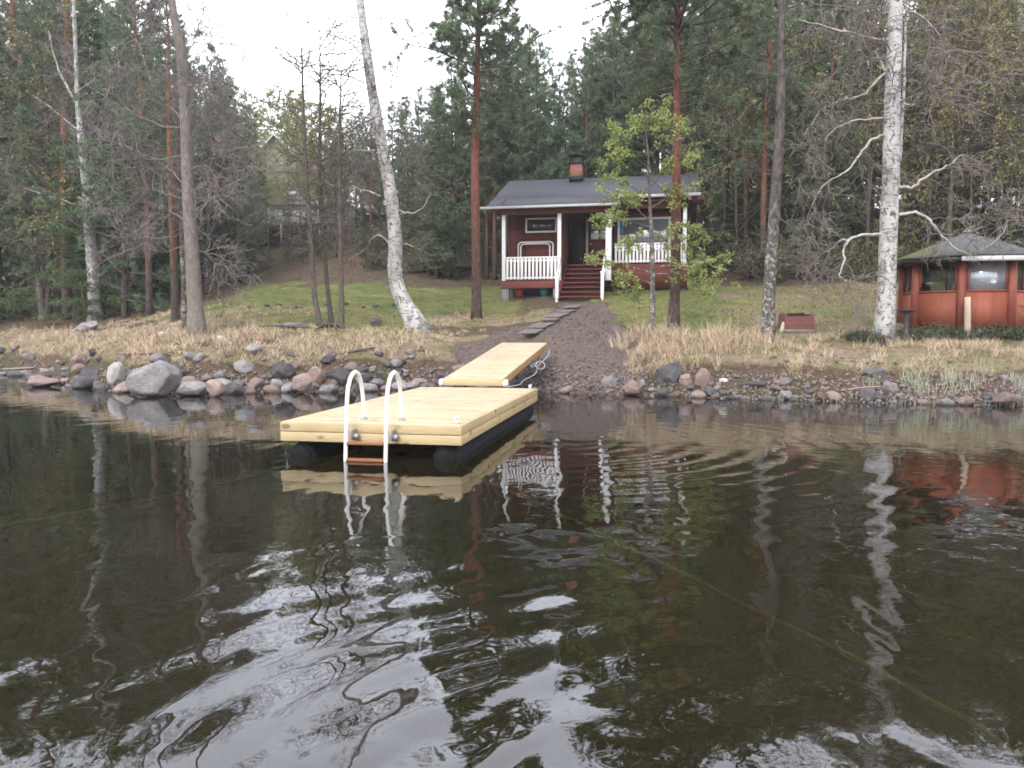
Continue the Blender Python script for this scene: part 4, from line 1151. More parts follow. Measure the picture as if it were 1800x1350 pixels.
# ---- individually traced trees ---------------------------------------------
def traced(name, label, pts, wpx, mat, ext=3.0, sides=12, base_hit=None, yoff=None, group=None, flare=.35):
    """pts: pixel polyline from base upwards; wpx: pixel widths at these points"""
    b = hit(*pts[0]) if base_hit is None else base_hit
    Y = b[1]; rs = np.random.default_rng(int(abs(pts[0][0]) * 7 + pts[0][1]))
    pp = [b] + [P(x, y, Y + (0 if yoff is None else yoff * k)) for k, (x, y) in enumerate(pts[1:])]
    pp = np.array(pp); rad = np.array(wpx) * Y / 1400 / 2
    if ext:
        d = unit(pp[-1] - pp[-2]); d = unit(d + np.array([0, 0, .5])); n0 = 4
        e = np.array([pp[-1] + d * ext * (k + 1) / n0 + rs.normal(size=3) * .03 for k in range(n0)])
        rad = np.concatenate([rad, rad[-1] * np.linspace(1, .25, n0 + 1)[1:]]); pp = np.concatenate([pp, e])
    # resample smoothly
    t = np.concatenate([[0], np.cumsum(np.linalg.norm(np.diff(pp, axis=0), axis=1))]); tt = np.linspace(0, t[-1], 34)
    def cr(col):
        m = np.gradient(col, t); o = np.interp(tt, t, col)
        i = np.clip(np.searchsorted(t, tt) - 1, 0, len(t) - 2); h = t[i + 1] - t[i]; u = (tt - t[i]) / h
        return (2 * u**3 - 3 * u**2 + 1) * col[i] + (u**3 - 2 * u**2 + u) * h * m[i] + (-2 * u**3 + 3 * u**2) * col[i + 1] + (u**3 - u**2) * h * m[i + 1]
    sm = np.stack([cr(pp[:, k]) for k in range(3)], 1); sr = np.interp(tt, t, rad)
    sr = sr * (1 + flare * np.exp(-tt * 4.0)) * (1 + rs.normal(size=34) * .02)
    sm[0, 2] -= .25
    root = empty(name, b); tag(root, label, 'tree', group)
    wood = MB(); wood.tube(sm - b, sr, sides)
    def f(z):      # point of the trunk at height z above base
        zz = np.maximum.accumulate(sm[:, 2] - b[2]); i = min(max(np.searchsorted(zz, z), 1), 33); u = (z - zz[i - 1]) / max(zz[i] - zz[i - 1], 1e-6); u = min(max(u, 0), 1)
        return (sm[i - 1] * (1 - u) + sm[i] * u) - b
    H = float(sm[-1, 2] - b[2])
    return root, wood, f, H, b, Y, rs

def limb(wood, b, Y, pts, w0, w1, dy=0, m=0, k=7):
    q = np.array([P(x, y, Y + dy * i / max(1, len(pts) - 1)) - b for i, (x, y) in enumerate(pts)])
    t = np.linspace(0, len(q) - 1, len(q) * 4); s_ = np.stack([np.interp(t, range(len(q)), q[:, c]) for c in range(3)], 1)
    rk = np.random.default_rng(int(pts[0][1] * 13 + pts[-1][0]))
    for _ in range(2): s_[1:-1] = (s_[:-2] + 2 * s_[1:-1] + s_[2:]) / 4
    s_[1:] += np.cumsum(rk.normal(size=(len(s_) - 1, 3)) * .012, 0) + rk.normal(size=(len(s_) - 1, 3)) * .012
    w1 = w1 * .45; w0 = w0 * .66
    wood.tube(s_, np.linspace(w0, w1, len(s_)) * Y / 2800, k, m, cap=False)
    return s_

def side_twigs(mb, s_, n, Ln, r0, r, droop=.1, kids=(4,), wig=.2, spread=.8, tips=None):
    tips = [] if tips is None else tips
    for k in range(n):
        i = r.integers(len(s_) // 4, len(s_)); d = unit(s_[min(i + 1, len(s_) - 1)] - s_[i - 1]); o = unit(r.normal(size=3)); o -= o @ d * d
        grow(mb, tips, s_[i], unit(d * .5 + o * spread), Ln * r.uniform(.5, 1.2), r0, 0, len(kids), kids, r, droop, wig, 5)
    return tips

# big white birch on the right bank
root, wood, f, H, b, Y, rs = traced('birch_tree', 'big white birch with bent dead branches on the right bank beside the hut', [(1553, 597), (1558, 520), (1561, 430), (1565, 330), (1568, 200), (1572, 80), (1576, -30)], [34, 31, 29, 27, 26, 24, 22], M['birch'], 7, 18)
BR = [([(1558, 128), (1540, 145), (1520, 165), (1500, 177), (1470, 181), (1440, 200), (1410, 240)], 8, 3),
      ([(1556, 238), (1535, 245), (1515, 270), (1500, 295), (1480, 305), (1450, 320), (1430, 360)], 8, 2),
      ([(1553, 207), (1515, 210), (1480, 222), (1462, 232), (1450, 250)], 6, 2),
      ([(1562, 412), (1530, 410), (1492, 420), (1487, 440), (1485, 470), (1474, 486), (1490, 492)], 9, 4),
      ([(1492, 420), (1475, 425), (1465, 440), (1440, 455)], 5, 2),
      ([(1578, 330), (1605, 330), (1632, 300), (1665, 285), (1695, 262)], 9, 4),
      ([(1580, 378), (1605, 370), (1630, 378), (1650, 405), (1668, 428), (1690, 440), (1708, 450)], 9, 6),
      ([(1708, 450), (1740, 430), (1760, 405), (1770, 380)], 4, 1.5),
      ([(1580, 175), (1600, 188), (1615, 180), (1630, 163), (1665, 150)], 7, 2),
      ([(1562, 70), (1530, 68), (1490, 60), (1440, 48), (1400, 38)], 9, 4),
      ([(1556, 125), (1545, 105), (1528, 88)], 8, 5),
      ([(1578, 20), (1605, 20), (1630, 40), (1650, 70)], 7, 3)]
tw = MB(); tips = []
for i_, (pl, w0, w1) in enumerate(BR):
    s_ = limb(wood, b, Y, pl, w0, w1, dy=rs.uniform(-1.0, .4), m=1)
    side_twigs(tw, s_, 9, 1.1, .011, rs, .16, (6, 3), .24, tips=tips)
limb(wood, b, Y, [(1580, 330), (1586, 230), (1590, 120), (1596, 20), (1600, -40)], 9, 7, dy=.3)
for k in range(46):       # hanging twigs of the crown, above and around the trunk
    z = rs.uniform(5.0, H); az = rs.uniform(0, 6.28); Lb = rs.uniform(1.2, 2.8)
    grow(tw, tips, f(z), (math.cos(az), math.sin(az) * .8, .5), Lb, .018, 0, 2, (6, 5), rs, .28, .16, 6, .7, ratio=.5)
C = along(tips, rs, 7)
wood.build('trunk', [M['birch'], M['limb_bark']], root, smooth=True)
tw.leaves(C, .045, .03, None, m=1, r=rs); tw.build('crown', [M['twig'], M['bud']], root)

# leaning birch in the middle
root, wood, f, H, b, Y, rs = traced('birch_tree', 'white birch with a curved foot leaning left, standing between the dock and the cabin', [(738, 580), (722, 553), (705, 523), (694, 480), (695, 430), (688, 350), (672, 260), (655, 165), (643, 80), (632, -10)], [42, 32, 27, 25, 24, 23, 20, 18, 15, 13], M['birch'], 4, 16)
tw = MB(); tips = []
for pl, w0, w1 in (([(668, 345), (640, 335), (610, 328), (585, 325), (560, 300), (545, 280)], 6, 2),
                   ([(685, 430), (668, 412), (655, 420), (642, 438), (615, 455), (600, 470)], 5, 1.5),
                   ([(645, 105), (620, 75), (590, 65), (555, 55), (520, 45), (505, 35)], 4, 1.2),
                   ([(640, 145), (610, 130), (570, 127), (530, 122), (490, 110)], 4, 1.2),
                   ([(660, 265), (640, 262), (620, 265), (600, 280), (585, 293)], 3.5, 1.2),
                   ([(658, 230), (635, 230), (610, 226)], 4, 1.5),
                   ([(700, 370), (720, 378), (740, 370), (755, 340)], 5, 1.5),
                   ([(632, 45), (600, 35), (565, 32)], 3, 1),
                   ([(666, 180), (690, 150), (700, 130)], 3, 1.5),
                   ([(705, 425), (730, 435), (760, 450)], 3, 1)):
    s_ = limb(wood, b, Y, pl, w0, w1, dy=rs.uniform(-.8, .8), m=1); side_twigs(tw, s_, 10, .8, .010, rs, .08, (5,), .26, tips=tips)
for k in range(34):
    z = rs.uniform(4.5, H); az = rs.uniform(0, 6.28); grow(tw, tips, f(z), (math.cos(az), math.sin(az), .5), rs.uniform(.8, 2.0), .014, 0, 2, (5, 3), rs, .18, .18, 5)
wood.build('trunk', [M['birch'], M['limb_bark']], root, smooth=True); tw.leaves(along(tips, rs, 3), .04, .028, None, m=1, r=rs); tw.build('crown', [M['twig_dark'], M['bud']], root)

# thick bare alder on the left
root, wood, f, H, b, Y, rs = traced('alder_tree', 'thick bare grey alder with a bent top, standing near the left bank edge', [(347, 592), (342, 520), (337, 440), (331, 340), (327, 240), (322, 140), (316, 80), (306, 30), (300, -20)], [31, 26, 23, 21, 18, 17, 16, 13, 12], M['alder'], 3, 14)
tw = MB(); tips = []
AB = [([(318, 225), (285, 220), (240, 200), (200, 180), (150, 145), (100, 115)], 5, 1.5), ([(330, 430), (290, 445), (255, 440), (228, 435)], 4, 1.5), ([(310, 75), (285, 55), (265, 35), (250, 15)], 5, 1.5), ([(322, 100), (345, 70), (355, 50)], 4, 1.5),
      ([(326, 220), (300, 190), (280, 180), (262, 130), (240, 75)], 6, 2), ([(332, 185), (345, 165), (370, 130)], 4, 1.2), ([(335, 240), (355, 210), (365, 170)], 4, 1.2), ([(328, 330), (300, 300), (280, 290), (240, 265)], 5, 1.5),
      ([(330, 390), (300, 370), (270, 360), (230, 340)], 5, 1.5), ([(340, 440), (362, 445), (380, 470), (400, 475)], 5, 1.5), ([(328, 270), (290, 285), (250, 275), (205, 255), (170, 235)], 4, 1.2), ([(338, 300), (365, 280), (400, 262)], 4, 1.2),
      ([(325, 350), (285, 335), (240, 330), (190, 345)], 4, 1.2), ([(340, 370), (370, 350), (395, 330)], 4, 1.2)]
for pl, w0, w1 in AB:
    s_ = limb(wood, b, Y, pl, w0, w1, dy=rs.uniform(-1.2, 1.2)); side_twigs(tw, s_, 12, 1.3, .016, rs, .03, (6, 4), .24, tips=tips)
wood.build('trunk', M['alder'], root, smooth=True); tw.build('crown', M['twig'], root)

# three thin alders
for lab, pts, w in (('leftmost of the three thin dark trunks standing together left of the leaning birch', [(563, 576), (553, 520), (547, 430), (539, 320), (532, 160), (530, 90)], [11, 9, 9, 8, 5, 2]),
                    ('middle one of the three thin dark trunks left of the leaning birch', [(583, 572), (575, 500), (569, 430), (562, 320), (563, 180), (562, 80)], [10, 8, 8, 7, 4, 2]),
                    ('rightmost of the three thin dark trunks, just left of the leaning birch', [(600, 576), (600, 500), (598, 420), (597, 300), (597, 200), (599, 150)], [10, 9, 8, 7, 4, 2])):
    root, wood, f, H, b, Y, rs = traced('alder_tree', lab, pts, w, M['thin_bark'], .6, 8, group='three thin alders')
    tw = MB(); tips = []
    for k in range(40):
        z = rs.uniform(.25, .985) * H; az = rs.uniform(0, 6.28); grow(tw, tips, f(z), (math.cos(az), math.sin(az), .6), rs.uniform(.7, 1.9), .020, 0, 1, (8,), rs, .0, .2, 5)
    wood.build('trunk', M['thin_bark'], root, smooth=True); tw.build('crown', M['twig_dark'], root)

# left birch with a fork
root, wood, f, H, b, Y, rs = traced('birch_tree', 'slim white birch with a forked top, behind the stony shore on the left', [(168, 563), (163, 480), (157, 400), (151, 320), (144, 250), (137, 185), (134, 120), (131, 40), (128, -20)], [23, 19, 17, 15, 13, 9, 7, 6, 4], M['birch'], 2.5, 12)
tw = MB(); tips = []
for pl, w0, w1 in (([(138, 188), (122, 160), (108, 125), (95, 85), (88, 50)], 8, 3), ([(148, 235), (120, 215), (90, 190), (60, 170)], 4, 1.5), ([(155, 335), (175, 315), (210, 305), (240, 300)], 4, 1.2), ([(150, 370), (110, 350), (70, 340), (40, 330)], 4, 1.2), ([(140, 160), (170, 130), (200, 140)], 3, 1)):
    s_ = limb(wood, b, Y, pl, w0, w1, dy=rs.uniform(-.8, .8)); side_twigs(tw, s_, 8, .8, .007, rs, .06, (4, 3), .22, tips=tips)
for k in range(16):
    z = rs.uniform(.5, .95) * H; az = rs.uniform(0, 6.28); grow(tw, tips, f(z), (math.cos(az), math.sin(az), .5), rs.uniform(.7, 1.6), .010, 0, 2, (4, 3), rs, .12, .18, 5)
wood.build('trunk', M['birch'], root, smooth=True); tw.leaves(along(tips, rs, 4), .045, .03, None, m=1, r=rs); tw.build('crown', [M['twig'], M['haze_leaf']], root)

def traced_pine(label, pts, w, mat, ext, cs, Rm, name='pine_tree', leafmat='needle', thin=1.0, dead=6, **kw):
    root, wood, f, H, b, Y, rs = traced(name, label, pts, w, M[mat], ext, 12)
    crown = MB()
    pine_crown(wood, crown, f, H, cs, Rm, rs, thin=thin, **kw)
    for k in range(dead):
        z = rs.uniform(.15, cs) * H; az = rs.uniform(0, 6.28); tp = []
        grow(wood, tp, f(z), (math.cos(az), math.sin(az), rs.uniform(-.3, .3)), rs.uniform(.4, 1.3), .014, 0, 1, (4,), rs, .03, .2, 4)
    wood.build('trunk', M[mat], root, smooth=True); crown.build('crown', [M[leafmat], M['twig_dark']], root)
    return root
traced_pine('red barked pine standing just left of the cabin, crown against the sky', [(838, 560), (837, 480), (836, 390), (835, 290), (838, 150), (841, 40), (842, -40)], [18, 16, 15, 14, 11, 9, 7], 'pine_red', 3.5, .42, 2.35, tn=17, tl=.16, dens=9, dz=.32, wdt=.024, per=6)
traced_pine('red barked pine standing right in front of the cabin veranda', [(1183, 576), (1187, 500), (1188, 400), (1189, 290), (1190, 190), (1191, 80), (1192, -20)], [20, 18, 17, 15, 13, 12, 10], 'pine_red', 5, .44, 2.6, tn=17, tl=.16, dens=8, dz=.34, wdt=.024, per=6)
traced_pine('orange barked pine furthest left, straight and tall', [(37, 552), (36, 460), (33, 340), (29, 220), (25, 100), (23, -20)], [20, 17, 16, 15, 13, 11], 'pine', 7, .5, 2.4, dz=.4)
traced_pine('orange barked pine behind the slim white forked birch', [(119, 562), (115, 460), (112, 340), (114, 220), (117, 100), (119, -10)], [16, 14, 13, 12, 11, 9], 'pine', 6, .5, 2.2, dz=.4)
traced_pine('thin pine with reddish middle just left of the thick grey alder', [(309, 566), (306, 480), (303, 390), (300, 300), (297, 200), (296, 130)], [14, 12, 12, 10, 8, 6], 'pine', 3, .45, 1.7, dz=.42)
traced_pine('tall trunk covered in grey lichen, right of the cabin beside the brick fire pit', [(1349, 597), (1353, 500), (1358, 420), (1366, 310), (1372, 180), (1374, 80), (1375, -20)], [24, 21, 20, 18, 16, 14, 13], 'lichen', 5, .55, 2.2, thin=.55, dead=26)
traced_pine('dark pine with orange top rising behind the hut roof', [(1706, 408), (1708, 330), (1711, 220), (1715, 110), (1718, -20)], [19, 17, 16, 15, 13], 'pine', 8, .45, 2.6, dz=.45)
root, wood, f, H, b, Y, rs = traced('alder_tree', 'thin lichen covered trunk leaning against the view of the thick grey alder', [(326, 582), (323, 500), (320, 420), (317, 340), (312, 240), (306, 160)], [11, 10, 9, 8, 6, 3], M['lichen'], 1, 8)
tw = MB(); tips = []
for k in range(14):
    z = rs.uniform(.4, .95) * H; az = rs.uniform(0, 6.28); grow(tw, tips, f(z), (math.cos(az), math.sin(az), .4), rs.uniform(.5, 1.4), .010, 0, 1, (5,), rs, .02, .2, 5)
wood.build('trunk', M['lichen'], root, smooth=True); tw.build('crown', M['twig'], root)
root, wood, f, H, b, Y, rs = traced('dead_snag', 'leaning broken grey trunk without branches between the two left pines', [(77, 562), (68, 490), (58, 440), (52, 398)], [14, 11, 10, 8], M['snag'], 0, 9)
wood.build('trunk', M['snag'], root, smooth=True)
for lab, pts, w, mt in (('white birch trunk cut off by the left edge of the view', [(4, 555), (1, 500), (-4, 440), (-12, 300), (-20, 100)], [14, 13, 12, 11, 9], 'birch'),
                        ('white birch trunk at the right edge above the hut', [(1800, 440), (1798, 330), (1796, 200), (1795, 80), (1794, -30)], [13, 12, 12, 11, 10], 'birch_grey'),
                        ('very thin pale trunk in front of the forest left of the big birch', [(1449, 455), (1450, 380), (1449, 300), (1445, 200), (1438, 110)], [7, 6, 6, 5, 3], 'snag'),
                        ('thin dark trunk right of the cabin at the forest edge', [(1310, 468), (1311, 400), (1312, 330), (1314, 220), (1318, 100)], [9, 8, 8, 7, 5], 'pine_red'),
                        ('thin dark trunk behind the slim white birch on the left', [(138, 496), (138, 420), (137, 330), (138, 220)], [9, 8, 8, 6], 'pine_dark'),
                        ('dark trunk behind the thick grey alder on its right', [(402, 470), (400, 400), (399, 320), (398, 220)], [12, 11, 10, 8], 'pine_dark')):
    root, wood, f, H, b, Y, rs = traced('birch_tree' if 'birch' in mt else 'slender_tree', lab, pts, w, M[mt], 3, 9)
    tw = MB(); tips = []
    for k in range(20):
        z = rs.uniform(.45, .98) * H; az = rs.uniform(0, 6.28); grow(tw, tips, f(z), (math.cos(az), math.sin(az), .5), rs.uniform(.6, 1.8), .011, 0, 2, (4, 3), rs, .1, .18, 5)
    wood.build('trunk', M[mt], root, smooth=True); tw.leaves(along(tips, rs, 6), .06, .04, None, m=1, r=rs); tw.build('crown', [M['twig'], M['bud']], root)

# young maple with fresh light green leaves
root, wood, f, H, b, Y, rs = traced('young_maple', 'young tree with fresh bright yellow green leaves standing in front of the veranda', [(1147, 588), (1147, 520), (1147, 450), (1144, 390), (1141, 330), (1139, 270), (1136, 215)], [9, 9, 8, 6.5, 5, 4, 2.5], M['lichen'], .2, 9)
lv = MB(); tips = []
MBR = [([(1144, 390), (1120, 365), (1085, 345), (1045, 332)], 3.5, 1), ([(1142, 350), (1110, 325), (1075, 305), (1055, 310)], 3, 1), ([(1140, 300), (1118, 272), (1095, 262), (1078, 268)], 3, 1), ([(1138, 250), (1110, 235), (1080, 228)], 2.5, 1), ([(1137, 225), (1140, 205), (1165, 192)], 2.5, 1),
       ([(1143, 370), (1175, 350), (1205, 330), (1245, 318)], 3.5, 1), ([(1142, 330), (1170, 300), (1200, 280), (1215, 272)], 3, 1), ([(1139, 270), (1160, 245), (1180, 225)], 2.5, 1), ([(1146, 420), (1175, 400), (1205, 390), (1225, 400)], 3, 1), ([(1145, 400), (1110, 390), (1080, 385), (1065, 390)], 3, 1),
       ([(1147, 470), (1180, 468), (1220, 465), (1255, 460), (1290, 455)], 3.5, 1), ([(1147, 480), (1190, 480), (1230, 492), (1275, 490)], 3, 1), ([(1147, 500), (1120, 490), (1095, 490), (1075, 495)], 3, 1), ([(1147, 480), (1110, 470), (1070, 462), (1042, 458)], 3, 1), ([(1147, 510), (1125, 508), (1090, 515)], 2.5, 1),
       ([(1145, 430), (1120, 420), (1100, 425)], 2.5, 1), ([(1190, 470), (1225, 480), (1240, 505)], 2.5, 1), ([(1138, 260), (1125, 225), (1132, 200)], 2.5, 1), ([(1141, 330), (1120, 340), (1095, 352), (1075, 365)], 2.5, 1), ([(1145, 440), (1190, 432), (1225, 425)], 2.5, 1)]
for pl, w0, w1 in MBR:
    s_ = limb(wood, b, Y, pl, w0, w1, dy=rs.uniform(-.9, .9)); tips.append(s_[len(s_) // 3:]); side_twigs(wood, s_, 7, .45, .006, rs, -.02, (3,), .25, tips=tips)
wood.build('trunk', M['lichen'], root, smooth=True)
C = along(tips, rs, 17)
n = len(C); C5 = np.repeat(C, 6, 0) + rs.normal(size=(n * 6, 3)) * .048
lv.leaves(C5, .074, .055, None, r=rs); lv.build('crown', M['spring'], root)

# ------------------------------------------------------------------ cabin
CY = math.radians(12.0)
cz = 2.72
croot = empty('red_cabin', (-.33, 33.0, cz), -CY)
tag(croot, 'small dark red wooden lakeside cabin with white veranda railings and a grey roof', 'cabin')
Z = lambda z: z - cz
FL, DK = Z(4.33), Z(3.66)          # cabin floor, lower left deck
EV = Z(6.50)
def part(mb, name, mat, parent=croot, bevel=0.0, smooth=False): return mb.build(name, mat, parent, smooth, bevel)
# left room front wall with the high window (opening left by butted strips)
wl = MB(); v0 = 1.25
x0, x1 = 0.02, 2.32; wx0, wx1 = .66, 2.0; wz0, wz1 = Z(5.72), Z(6.34); t = .12
wl.box(((x0 + wx0) / 2, v0 + t / 2, (DK + EV) / 2 + .1), (wx0 - x0, t, EV - DK + .2)); wl.box(((wx1 + x1) / 2, v0 + t / 2, (DK + EV) / 2 + .1), (x1 - wx1, t, EV - DK + .2))
wl.box(((wx0 + wx1) / 2, v0 + t / 2, (DK + wz0) / 2), (wx1 - wx0, t, wz0 - DK)); wl.box(((wx0 + wx1) / 2, v0 + t / 2, (wz1 + EV + .2) / 2), (wx1 - wx0, t, EV + .2 - wz1))
wl.box((x0 + t / 2 - .125, v0 + 3.6, (DK + EV) / 2 + .1), (t, 7.2, EV - DK + .2))       # left gable wall
wl.box((x1 - t / 2, v0 + t + .75, (DK + EV) / 2 + .1), (t, 1.5, EV - DK + .2))          # side wall of the recess
# gable triangle left
wl.add([[x0 - .12, -.35, EV + .2], [x0 - .12, 3.9, EV + 1.85], [x0 - .12, 8.1, EV + .2], [x0, -.35, EV + .2], [x0, 3.9, EV + 1.85], [x0, 8.1, EV + .2]], T=[[0, 1, 2], [3, 5, 4]], Q=[[0, 3, 4, 1], [1, 4, 5, 2]])
# recess back wall left of the door, right room wall round the big window
vb = 2.5
wl.box((4.8, vb + .06, Z(6.45)), (4.9, .12, .5)); wl.box((4.30, vb + .06, (FL + Z(6.2)) / 2), (.14, .12, Z(6.2) - FL))
vr = 2.15
wl.box((4.39, vr + .06, (FL + EV) / 2), (.10, .12, EV - FL)); wl.box((7.18, vr + .06, (FL + EV) / 2), (.36, .12, EV - FL))
wl.box((5.72, vr + .06, FL + .32), (2.56, .12, .64)); wl.box((5.72, vr + .06, EV + .02), (2.56, .12, .3))
wl.box((7.42, vr + 3.1, (FL + EV) / 2), (.12, 6.0, EV - FL + .4)); wl.box((3.7, 8.0, (FL + EV) / 2), (7.5, .12, EV - FL + .4))
wl.add([[7.36, -.0, EV + .2], [7.36, 3.9, EV + 1.85], [7.36, 8.1, EV + .2], [7.48, 0, EV + .2], [7.48, 3.9, EV + 1.85], [7.48, 8.1, EV + .2]], T=[[0, 1, 2], [3, 5, 4]], Q=[[0, 3, 4, 1], [1, 4, 5, 2]])
part(wl, 'wall', M['red_siding'])
# dark panel left in the recess
dp = MB(); dp.box((2.71, vb + .03, (FL + Z(6.25)) / 2), (.76, .06, Z(6.25) - FL)); part(dp, 'recess_panel', M['dark_siding'])
# roof: front slope reaches further over the entrance than over the veranda
def roof_z(v): return Z(6.62) + (v + .5) * (Z(8.40) - Z(6.62)) / 4.4
rf = MB(); th = .07
def slab(u0, u1, va, vb_):
    za, zb = roof_z(va), roof_z(vb_)
    rf.add([[u0, va, za], [u1, va, za], [u1, vb_, zb], [u0, vb_, zb], [u0, va, za - th], [u1, va, za - th], [u1, vb_, zb - th], [u0, vb_, zb - th]], Q=[[0, 1, 2, 3], [7, 6, 5, 4], [0, 4, 5, 1], [1, 5, 6, 2], [2, 6, 7, 3], [3, 7, 4, 0]])
slab(-.6, 4.62, -.5, .62); slab(-.6, 7.8, .622, 3.9)
rb = [[-.6, 3.902, roof_z(3.9)], [7.8, 3.902, roof_z(3.9)], [7.8, 8.5, roof_z(3.9) - 1.95], [-.6, 8.5, roof_z(3.9) - 1.95]]
rf.add(rb + [[a, b_, c - th] for a, b_, c in rb], Q=[[0, 1, 2, 3], [7, 6, 5, 4], [0, 4, 5, 1], [1, 5, 6, 2], [2, 6, 7, 3], [3, 7, 4, 0]])
part(rf, 'roof', M['roof'])
fc = MB(); fc.bar((-.92, -.53, roof_z(-.5) - .075), (4.62, -.53, roof_z(-.5) - .075), .05, .10); fc.bar((4.66, .59, roof_z(.62) - .075), (7.85, .59, roof_z(.62) - .075), .05, .12)
fc.bar((4.655, -.5, roof_z(-.5) - .06), (4.655, .58, roof_z(.62) - .06), .05, .11)
part(fc, 'fascia', M['grey_paint'])
sf = MB(); sf.box((2.0, .38, EV + .10), (5.2, 1.72, .03)); sf.box((6.3, 1.45, EV + .32), (3.4, 1.6, .03)); part(sf, 'soffit', M['red_paint'])
hb = MB(); hb.box((2.12, 0, EV - .06), (4.5, .14, .24)); part(hb, 'header_beam', M['red_paint'], bevel=.006)
hb = MB(); hb.box((5.8, 1.1, EV + .17), (2.85, .12, .2)); part(hb, 'header_beam', M['red_paint'], bevel=.006)
# chimney with a black rain cap
ch = MB(); cxx, cvv = 2.52, 3.55; czz = roof_z(3.55)
ch.box((cxx, cvv, czz + .26), (.50, .50, .86)); ch_o = part(ch, 'chimney', M['brick'])
cp = MB(); cp.box((cxx, cvv, czz + .72), (.60, .60, .08)); part(cp, 'cap_plate', M['black_metal'], ch_o)
cp = MB(); cp.box((cxx, cvv, czz + .02), (.60, .64, .24)); part(cp, 'flashing', M['black_metal'], ch_o)
for sx in (-1, 1):
    for sy in (-1, 1):
        cp = MB(); cp.box((cxx + sx * .25, cvv + sy * .25, czz + .88), (.05, .05, .26)); part(cp, 'cap_leg', M['black_metal'], ch_o)
cp = MB()
th_ = np.linspace(-1, 1, 9); arc = [(cxx + a * .36, czz + 1.0 + .09 * (1 - a * a)) for a in th_]
V = [[x, cvv - .36, z] for x, z in arc] + [[x, cvv + .36, z] for x, z in arc]; n9 = 9
V += [[x, y, z - .02] for x, y, z in V]
Q = []
for k in range(8): Q += [[k, k + 1, n9 + k + 1, n9 + k], [18 + k, 27 + k, 28 + k, 19 + k], [k, 18 + k, 19 + k, k + 1], [9 + k, 10 + k, 28 + k, 27 + k]]
cp.add(V, Q=Q); part(cp, 'chimney_cap', M['black_metal'], ch_o)
# posts
for (u, v, wd, zb, zt) in ((0, 0, .145, DK - .02, EV - .19), (2.3, 0, .15, DK - .02, EV - .19), (4.28, 0, .22, Z(3.62), EV - .19), (7.25, 1.1, .15, FL - .12, EV + .06)):
    p_ = MB(); p_.box((u, v, (zb + zt) / 2), (wd, wd, zt - zb)); part(p_, 'post', M['white_paint'], bevel=.01)
# lower left deck, floor frame
fl = MB(); fl.box((1.15, .62, DK - .03), (2.5, 1.24, .05)); fl.box((1.15, -.06, DK - .19), (2.52, .05, .27)); part(fl, 'lower_deck', M['red_paint'], bevel=.004)
ff = MB(); ff.box((5.0, 1.75, FL - .03), (5.2, 1.4, .05)); part(ff, 'veranda_floor', M['red_paint'])
sk = MB(); sk.box((5.85, 1.06, (Z(3.35) + FL) / 2 - .03), (3.1, .06, FL - Z(3.35) - .02)); sk.box((7.36, 2.0, (Z(3.35) + FL) / 2 - .03), (.06, 1.8, FL - Z(3.35) - .02)); part(sk, 'skirting', M['red_siding'])
pl = MB()
for u, v in ((.06, .1), (2.2, .1), (.06, 1.2), (7.2, 1.3), (4.5, 1.3)):
    pl = MB(); pl.box((u, v, DK - .75), (.3, .3, .86)); part(pl, 'pier', M['plinth'])
bk = MB(); bk.box((3.7, 4.6, Z(3.3)), (7.4, 6.6, 1.9)); part(bk, 'underfloor_shade', M['shade_black'])  # shade under the cabin floor, painted as a near-black block
# railings with balusters
def railing(ua, ub, v, zf, n, h=.90, gap=.02):
    m_ = MB(); m_.box(((ua + ub) / 2, v, zf + h), (ub - ua, .09, .06)); m_.box(((ua + ub) / 2, v, zf + .10), (ub - ua, .05, .07)); m_.box(((ua + ub) / 2, v, zf + h - .12), (ub - ua, .05, .06))
    o = part(m_, 'railing', M['white_paint'], bevel=.004)
    for k in range(n):
        u = ua + (k + .5) * (ub - ua) / n; b_ = MB(); b_.box((u, v - .04, zf + (h - .03) / 2 + .01), (.085, .028, h - .07)); part(b_, 'baluster', M['white_paint'], o, .003)
railing(.08, 2.22, -.01, DK, 14, .92)
railing(4.42, 7.17, 1.05, FL + .02, 19, .80)
# stairs
sroot = MB(); nst = 8; ys = -1.02; rise_ = (FL - Z(2.76)) / nst; run = .265
for sx in (2.42, 4.08):
    sroot.bar((sx, ys - .02, Z(2.74)), (sx, ys + run * nst, FL - .14), .05, .26)
st_o = part(sroot, 'stairs', M['red_paint'])
for k in range(nst):
    z = Z(2.76) + rise_ * (k + 1); y = ys + run * (k + .5)
    s_ = MB(); s_.box((3.25, y, z - .02), (1.60, run + .03, .04)); s_.box((3.25, y + run / 2 - .02, z - rise_ / 2 - .03), (1.58, .022, rise_ - .10 if k < 3 else rise_ - .03))
    part(s_, 'step', M['red_paint'], st_o, .003)
for u, up in ((2.36, 2.3), (4.14, 4.28)):
    s_ = MB(); s_.box((u, ys + .02, Z(2.74) + .56), (.12, .12, 1.14)); s_.box((u, ys + .02, Z(2.74) + 1.15), (.16, .16, .05))
    s_.bar((u, ys + .06, Z(2.74) + 1.02), (u, -.06, DK + .98), .05, .14); s_.bar((u, ys + .06, Z(2.74) + .5), (u, -.06, DK + .40), .04, .12)
    part(s_, 'stair_rail', M['white_paint'], bevel=.006)
